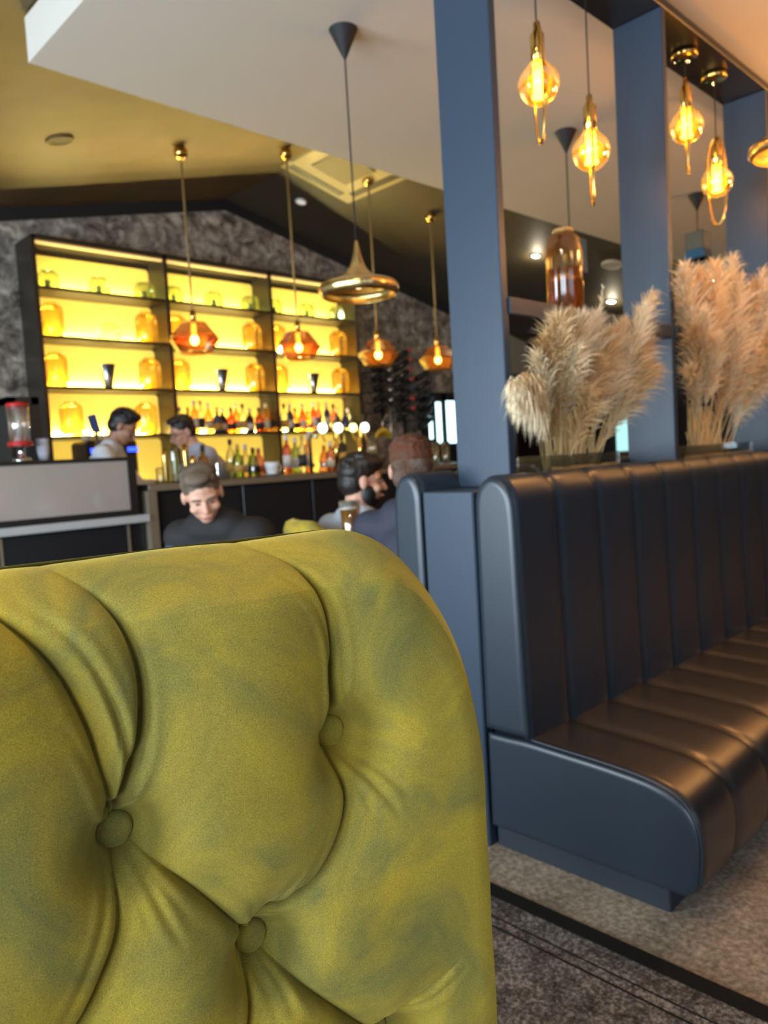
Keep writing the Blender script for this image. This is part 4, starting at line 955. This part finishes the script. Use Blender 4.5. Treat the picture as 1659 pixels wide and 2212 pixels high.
# air-conditioning cassette beside the ridge
q, s_ = on_slope(742, 352); t = thing('air_conditioning_cassette', 'square cream air conditioning cassette on the sloping ceiling', 'air conditioner', q-Vector((0, 0, .035))); t.rotation_euler = (0, math.atan(SL)*s_, 0)
cas = mat('cassette_cream', (.38, .30, .14), .5)
MB().box(-.46, .46, -.46, .46, -.005, .018, .008).build('frame', cas, t, world=False)
MB().box(-.20, .20, -.20, .20, -.018, -.004, .006).build('intake_grille', mat('grille_dark', (.14, .11, .05), .6), t, world=False)
for a, b, c_, d_ in ((-.30, .30, -.40, -.33), (-.30, .30, .33, .40), (-.40, -.33, -.30, .30), (.33, .40, -.30, .30)):
    MB().box(a, b, c_, d_, -.010, -.0045).build('louvre', mat('louvre_dark', (.03, .025, .015), .5), t, world=False)

#=FAR RIGHT BACKGROUND=
p = on(1108, 752, y=YW-.1)
pic = MB().box(p.x-.02, p.x+.42, YW-.04, YW-.003, p.z-.34, p.z+.34, .005).build('wall_panel', mat('beige_panel', (.36, .32, .24), .6)); tag(pic, 'beige framed panel on the dark wall just right of the big pillar', 'wall panel')
cab = thing('wine_cabinet', 'dark wooden wine cabinet against the far wall behind the pampas grass', 'cabinet', (9.3, 6.2, 0))
cm = mat('dark_red_wood', (.030, .012, .010), .4)
MB().box(8.3, 10.2, 6.0, 6.4, 0, .10).box(8.3, 10.2, 6.35, 6.4, .1, 1.9).box(8.3, 8.36, 6.0, 6.35, .1, 1.9).box(10.14, 10.2, 6.0, 6.35, .1, 1.9).box(8.3, 10.2, 6.0, 6.4, 1.9, 1.95).build('carcass', cm, cab)
for z in (.55, 1.0, 1.45): MB().box(8.36, 10.14, 6.02, 6.35, z, z+.03).build('shelf', mat('shelf_brown', (.10, .06, .04), .5), cab)
# made-up box with a glowing teal panel, imitating a window reflection
q = on(1350, 925, x=8.9)
MB
t = thing('teal_reflection_box', 'dark box with glowing pale teal panel, a made-up window reflection, behind the pampas grass', 'reflection panel', (8.9, 5.0, 0))
qa, qb = on(1335, 960, x=8.6), on(1362, 885, x=8.6)
MB().box(8.62, 9.2, min(qa.y, qb.y)-.10, max(qa.y, qb.y)+.08, 0, 1.75).build('body', black, t)
MB().box(8.60, 8.618, min(qa.y, qb.y)-.04, max(qa.y, qb.y)+.02, .8, 1.62).build('teal_reflection_panel', mat('teal_reflection_glow', (.3, .6, .6), .2, emit=((.45, .85, .85), .9)), t)

#=PEOPLE=
skin = mat('skin', (.66, .36, .25), .5, sss=.0); skin_d = mat('skin_tan', (.40, .20, .12), .5)
def remesh(o, vox, sm=6):
    m = o.modifiers.new('remesh', 'REMESH'); m.mode = 'VOXEL'; m.voxel_size = vox; m.use_smooth_shade = True
    s = o.modifiers.new('smooth', 'SMOOTH'); s.factor = .5; s.iterations = sm; return o
def person(label, head_at, th, lean, hp, hy, hr, seated, hairc, shirt, trousers, armsL, armsR, beard=None, glasses=False, hairstyle='short', skinm=None, vest=None, hz=None, nape=None):
    skinm = skinm or skin
    hz = hz if hz is not None else (.47 if seated else .90)
    s = Vector((0, math.sin(lean), math.cos(lean))); H0 = Vector((0, 0, hz))
    nb_ = H0+s*.52; hc = nb_+Vector((0, math.sin(lean*.6+hp*.6), math.cos(lean*.6+hp*.6)))*.165
    Rh = Matrix.Rotation(hy, 3, 'Z') @ Matrix.Rotation(-hp, 3, 'X') @ Matrix.Rotation(hr, 3, 'Y')
    Rz = Matrix.Rotation(th, 3, 'Z'); off = Vector(head_at)-Rz @ hc
    dz = off.z; hz_shift = dz; off.z = 0
    # the head height sets the pelvis height
    H0.z += dz; nb_.z += dz; hc.z += dz
    t = thing('person', label, 'person', (off.x, off.y, 0)); t.rotation_euler = (0, 0, th)
    def hd(p): return hc+Rh @ Vector(p)
    RhT = Rh
    def lo(mb, name, m, vox, sm=6):
        o = mb.build(name, m, t, True, world=False); return remesh(o, vox, sm)
    sh = [nb_-s*.055+Vector((x, 0, 0)) for x in (-.185, .185)]
    hipj = [H0+Vector((x, 0, 0)) for x in (-.09, .09)]
    if seated:
        knees = [Vector((x, .42, H0.z+.03)) for x in (-.13, .13)]; ank = [Vector((x, .40, .09)) for x in (-.13, .13)]
    else:
        knees = [Vector((x, .03, H0.z*.53)) for x in (-.10, .10)]; ank = [Vector((x, -.02, .09)) for x in (-.11, .11)]
    arms = []
    for side, (el, wr) in enumerate((armsL, armsR)):
        arms.append((sh[side], sh[side]+Vector(el), sh[side]+Vector(wr)))
    def legs(mb, e):
        for i in (0, 1):
            mb.cap(hipj[i], knees[i], .085+e, .055+e).cap(knees[i], knees[i].lerp(ank[i], .4), .054+e, .055+e).cap(knees[i].lerp(ank[i], .35), ank[i], .054+e, .036+e)
    def torso(mb, e):
        Rl = Matrix.Rotation(-lean, 3, 'X')
        mb.ball(H0, (.155+e, .11+e, .12+e), R=Rl).ball(H0+s*.16, (.145+e, .105+e, .17+e), R=Rl).ball(H0+s*.33, (.165+e, .115+e, .17+e), R=Rl)
        mb.cap(sh[0], sh[1], .062+e, .062+e).cap(sh[0]*.35+nb_*.65+s*.01, sh[1]*.35+nb_*.65+s*.01, .06+e, .06+e)
    # body: one continuous skin surface
    mb = MB()
    mb.ball(hd((0, -.010, .028)), (.075, .095, .088), R=RhT).ball(hd((0, .022, -.035)), (.060, .068, .072), R=RhT).ball(hd((0, .045, -.085)), (.032, .032, .028), R=RhT)
    mb.ball(hd((0, .062, .022)), (.058, .026, .018), R=RhT)                       # brow
    mb.cap(hd((0, .084, .012)), hd((0, .105, -.028)), .009, .014)                 # nose
    mb.ball(hd((0, .084, -.060)), (.026, .012, .010), R=RhT)                      # lips
    for x in (-1, 1):
        mb.ball(hd((x*.040, .062, -.028)), (.024, .022, .020), R=RhT)            # cheeks
        mb.ball(hd((x*.079, -.004, -.006)), (.010, .019, .031), R=RhT)           # ears
    mb.cap(nb_-s*.03, hd((0, -.02, -.05)), .058, .054)
    torso(mb, -.012); legs(mb, -.008)
    for a_, e_, w_ in arms:
        mb.cap(a_, e_, .046, .038).cap(e_, w_, .038, .026)
        d_ = (w_-e_).normalized(); up = Vector((0, 0, 1)); sd = d_.cross(up).normalized(); nm_ = sd.cross(d_)
        pc = w_+d_*.05; mb.cap(w_, pc-sd*.018, .024, .018).cap(w_, pc+sd*.020, .024, .018).ball(w_+d_*.045, (.032, .032, .018), R=Matrix((sd, d_, nm_)).transposed())
        for k, ln in enumerate((.062, .072, .068, .052)):
            b_ = w_+d_*.082+sd*(-.027+.018*k); k1 = b_+d_*ln*.5-nm_*.006; k2 = k1+d_*ln*.35-nm_*.022; k3 = k2+d_*ln*.15-nm_*.02
            mb.cap(b_, k1, .0088, .0082, 8).cap(k1, k2, .0082, .0076, 8).cap(k2, k3, .0076, .0068, 8)
        b_ = w_+d_*.02-sd*.028; mb.cap(b_, b_-sd*.026+d_*.035-nm_*.01, .011, .009, 8).cap(b_-sd*.026+d_*.035-nm_*.01, b_-sd*.026+d_*.065-nm_*.022, .009, .008, 8)
    for i in (0, 1): mb.cap(ank[i]-Vector((0, 0, .045)), ank[i]+Vector((0, .14, -.055)), .034, .026)
    lo(mb, 'body', skinm, .0062, 3)
    mb = MB(); torso(mb, .010)
    for a_, e_, w_ in arms: mb.cap(a_, e_, .064, .054).cap(e_, e_.lerp(w_, .82), .054, .040)
    for k in range(3): mb.ball(H0+s*(.1+.1*k)+Vector((0, .012, 0)), (.15, .115, .03))
    mb.cap(nb_-s*.005, nb_+s*.018, .066, .060)
    lo(mb, 'shirt', shirt, .011, 5)
    if vest:
        mb = MB(); torso(mb, .022); mb.cap(nb_-s*.005, nb_+s*.045, .074, .068); lo(mb, 'waistcoat', vest, .012, 6)
    mb = MB(); legs(mb, .012); mb.ball(H0, (.165, .12, .12)); lo(mb, 'trousers', trousers, .013, 4)
    for i in (0, 1):
        mb = MB(); mb.cap(ank[i]-Vector((0, .03, .042)), ank[i]+Vector((0, .15, -.052)), .046, .036); lo(mb, 'shoe', black, .01, 3)
    mb = MB(); mb.ball(hd((0, -.020, .045)), (.083, .098, .082), R=RhT).ball(hd((0, -.045, -.005)), (.077, .068, .070), R=RhT)
    if nape:
        m2 = MB().ball(hd((0, -.050, -.030)), (.079, .066, .066), R=RhT).ball(hd((0, -.058, .012)), (.083, .062, .05), R=RhT); lo(m2, 'nape_hair', nape, .006, 2)
    if hairstyle == 'quiff': mb.ball(hd((.01, .045, .105)), (.058, .045, .030), R=RhT).ball(hd((0, .0, .105)), (.07, .07, .038), R=RhT)
    if hairstyle == 'full': mb.ball(hd((0, .01, .082)), (.083, .088, .050), R=RhT).ball(hd((0, -.045, .045)), (.084, .07, .060), R=RhT)
    for k in range(90):
        a = random.uniform(-PI, PI); b = random.uniform(.1, 1.2); p_ = Vector((.080*math.sin(b)*math.cos(a), -.022+.094*math.sin(b)*math.sin(a), .045+.080*math.cos(b)))
        if p_.y > .055 and p_.z < .09: continue
        q_ = p_*1.03+Vector((random.uniform(-.02, .02), random.uniform(.0, .03), .006)); mb.cap(hd(p_), hd(q_), .010, .006, 6)
    lo(mb, 'hair', hairc, .0055, 2)
    if beard:
        mb = MB(); mb.ball(hd((0, .034, -.084)), (.046, .044, .040), R=RhT).ball(hd((0, .085, -.050)), (.030, .010, .007), R=RhT)
        for x in (-1, 1): mb.ball(hd((x*.050, .020, -.055)), (.017, .036, .046), R=RhT)
        lo(mb, 'beard', beard, .006, 2)
    for x in (-1, 1):
        ey = MB().ball(hd((x*.030, .077, .002)), (.010, .006, .0040), 12, 8, RhT).build('eye', mat('eye_white', (.34, .27, .24), .3), t, True, world=False)
        MB().cap(hd((x*.017, .089, .022)), hd((x*.046, .080, .024)), .0045, .003, 6).build('eyebrow', hairc, t, True, world=False)
        MB().ball(hd((x*.030, .0838, .002)), (.005, .003, .005), 8, 6, RhT).build('iris', mat('iris_dark', (.02, .015, .01), .2), ey, True, world=False)
    MB().ball(hd((0, .0965, -.061)), (.022, .005, .006), 12, 6, RhT).build('lips', mat('lips', (.45, .16, .13), .4), t, True, world=False)
    if glasses:
        mb = MB()
        for x in (-1, 1): mb.tube([hd((x*.032+.024*math.cos(a), .100, .002+.018*math.sin(a))) for a in np.linspace(0, 2*PI, 17)[:-1]], .0022, 6, True); mb.tube([hd((x*.056, .098, .006)), hd((x*.083, .03, .008)), hd((x*.086, -.01, .0))], .002, 6)
        mb.tube([hd((-.009, .102, .004)), hd((.009, .102, .004))], .002, 6); mb.build('glasses', black, t, True, world=False)
    return t, off
hair_b = mat('brown_hair', (.085, .055, .032), .85, var=(14, (.16, .12, .085), 3), bump=(90, .8, .004)); hair_d = mat('dark_hair', (.016, .011, .009), .42, bump=(90, .8, .004))
hair_r = mat('auburn_hair', (.13, .036, .012), .85, var=(22, (.10, .055, .035), 3), bump=(70, 1.0, .01)); hair_k = mat('black_hair', (.010, .009, .009), .4, bump=(90, .8, .004))
sh_black = mat('black_knit', (.012, .010, .010), .8); sh_navy = mat('navy_shirt', (.030, .045, .085), .7); sh_grey = mat('pale_grey_shirt', (.42, .46, .52), .8, bump=(9, .5, .02))
sh_white = mat('white_shirt', (.78, .84, .92), .7, bump=(9, .4, .02)); sh_blue = mat('grey_blue_shirt', (.46, .50, .62), .75, bump=(9, .4, .02)); sh_ink = mat('ink_jacket', (.030, .034, .055), .75, bump=(9, .4, .02))
tr_d = mat('dark_trousers', (.018, .018, .024), .8)
R = math.radians
def at_range(px, py, r): return Vector((0, 0, H))+ray(px, py)*r
h1 = at_range(437, 1068, 3.30)
_, o1 = person('person with short brown hair in a black jacket, head bowed, behind the armchair', h1, R(118), R(26), R(27), R(36), R(9), True, hair_b, sh_navy, tr_d, ((-.05, .10, -.27), (.06, .33, -.30)), ((.05, .10, -.27), (-.06, .33, -.30)), hairstyle='quiff', vest=sh_black)
h2 = at_range(782, 1040, 3.45)
_, o2 = person('bearded dark haired person in a pale grey sweatshirt facing right at the table', h2, R(-98), R(20), R(4), R(-26), 0, True, hair_d, sh_grey, tr_d, ((-.06, .08, -.26), (.02, .34, -.28)), ((.06, .10, -.26), (-.02, .36, -.26)), beard=hair_k, hairstyle='full')
h3 = at_range(888, 1014, 2.95)
_, o3 = person('person with auburn greying hair in a navy jacket, seen from behind on the far bench', h3, R(-72), R(2), R(4), R(30), 0, True, hair_r, sh_ink, tr_d, ((-.10, .10, -.25), (-.04, .34, -.26)), ((.06, .10, -.26), (.0, .34, -.28)), hairstyle='full', hz=.45, nape=mat('grey_hair', (.15, .115, .09), .9, var=(22, (.10, .045, .025), 3), bump=(90, 1.0, .01)))
h4 = on(266, 922, y=5.12)
_, o4 = person('bartender with black hair in a white shirt bending over the bar', h4, R(-128), R(24), R(30), R(0), 0, False, hair_k, sh_white, tr_d, ((-.05, .14, -.24), (.0, .36, -.24)), ((.05, .14, -.24), (.0, .36, -.22)), skinm=skin_d, hairstyle='quiff')
h5 = on(394, 934, y=5.15)
_, o5 = person('bartender with glasses and dark hair in a grey shirt leaning to the left', h5, R(78), R(34), R(22), R(10), 0, False, hair_b if False else hair_d, sh_blue, tr_d, ((-.05, .12, -.26), (.0, .32, -.30)), ((.05, .12, -.26), (.0, .32, -.28)), glasses=True, hairstyle='quiff')

# seats and tables of the guests
def tub_chair(loc, rz, label, r=.27, seat=.46, top=.80):
    t = thing('tub_chair', label, 'chair', loc, 'olive tub chairs'); t.rotation_euler = (0, 0, rz)
    vs = []; fs = []; N = 28; prof = [(.0, .30), (.012, top-.03), (.0, top), (-.03, top+.012), (-.062, top-.0), (-.075, top-.03), (-.075, .30)]
    for i in range(N+1):
        a = PI+(i/N)*PI*1.0; dip = 1-.45*max(0, abs(i/N-.5)*2-.35)
        for (dr, z) in prof: zz_ = .30+(z-.30)*dip; vs.append(((r+.05+dr)*math.cos(a), (r+.05+dr)*math.sin(a), zz_))
    m_ = len(prof)
    for i in range(N):
        for k in range(m_-1): fs.append((i*m_+k, (i+1)*m_+k, (i+1)*m_+k+1, i*m_+k+1))
    fs.append(tuple(range(m_))); fs.append(tuple(N*m_+k for k in range(m_))[::-1])
    MB().add(vs, fs).build('backrest', vel, t, True, world=False)
    MB().lathe(prof_smooth([(.16, .32), (r-.02, .33), (r, .38), (r-.01, seat-.03), (r-.05, seat), (.01, seat)], 4), (0, .02, 0), 36).build('seat', vel, t, True, world=False)
    for x in (-.18, .18):
        for y in (-.18, .20): MB().lathe([(.010, 0), (.018, .34)], (x, y, 0), 12).build('leg', MATS['dark_wood'], t, True, world=False)
    return t
tub_chair((o1.x, o1.y, 0), R(152), 'olive tub chair under the person with the bowed head', seat=.40)
tub_chair((o2.x+.085, o2.y-.075, 0), R(-110), 'olive tub chair behind the bearded person in pale grey', r=.225, top=.905, seat=.40)
TZ = .83
q = on(760, 1166, z=TZ)
def round_table(x, y, label, r=.26):
    t = thing('round_table', label, 'table', (x, y, 0)); MB().lathe([(r-.01, TZ-.025), (r, TZ-.018), (r, TZ-.005), (r-.006, TZ)], (x, y, 0), 48).build('tabletop', mat('dark_table_top', (.05, .035, .025), .3), t)
    MB().lathe([(.03, .02), (.03, TZ-.025)], (x, y, 0), 20).build('pedestal', black, t, True); MB().lathe([(.22, 0), (.22, .012), (.03, .025)], (x, y, 0), 32).build('base', black, t, True)
dirw = Vector((math.cos(R(-28)), math.sin(R(-28)), 0))
round_table(q.x+.10, q.y+.12, 'small round table between the bearded person and the navy jacketed person')
t = thing('beer_glass', 'pint glass of amber beer with white froth on the small round table', 'glass', (q.x, q.y, TZ+.001))
MB().lathe([(.030, .003), (.032, .01), (.041, .125)], (q.x, q.y, TZ+.001), 24).build('beer', mat('lager', (.75, .32, .03), .2, emit=None), t, True)
MB().lathe([(.0415, .126), (.0425, .152), (.036, .158)], (q.x, q.y, TZ+.001), 24).build('froth', mat('froth', (.9, .87, .8), .8), t, True)
MB().lathe([(.033, 0), (.035, .006), (.0445, .160), (.0435, .160), (.034, .008)], (q.x, q.y, TZ+.001), 24).build('glass', glass('pint_glass', (.95, .96, .95), .10), t, True)
q2 = on(672, 1156, z=TZ+.005)
round_table(q2.x-.10, q2.y+.02, 'small round table with white menu cards left of the beer glass')
t = MB().box(q2.x-.09, q2.x+.10, q2.y-.05, q2.y+.09, TZ+.001, TZ+.012, .002).build('menu_card', mat('white_card', (.85, .84, .8), .6)); tag(t, 'white menu cards lying on the small table beside the olive tub chair', 'menu')
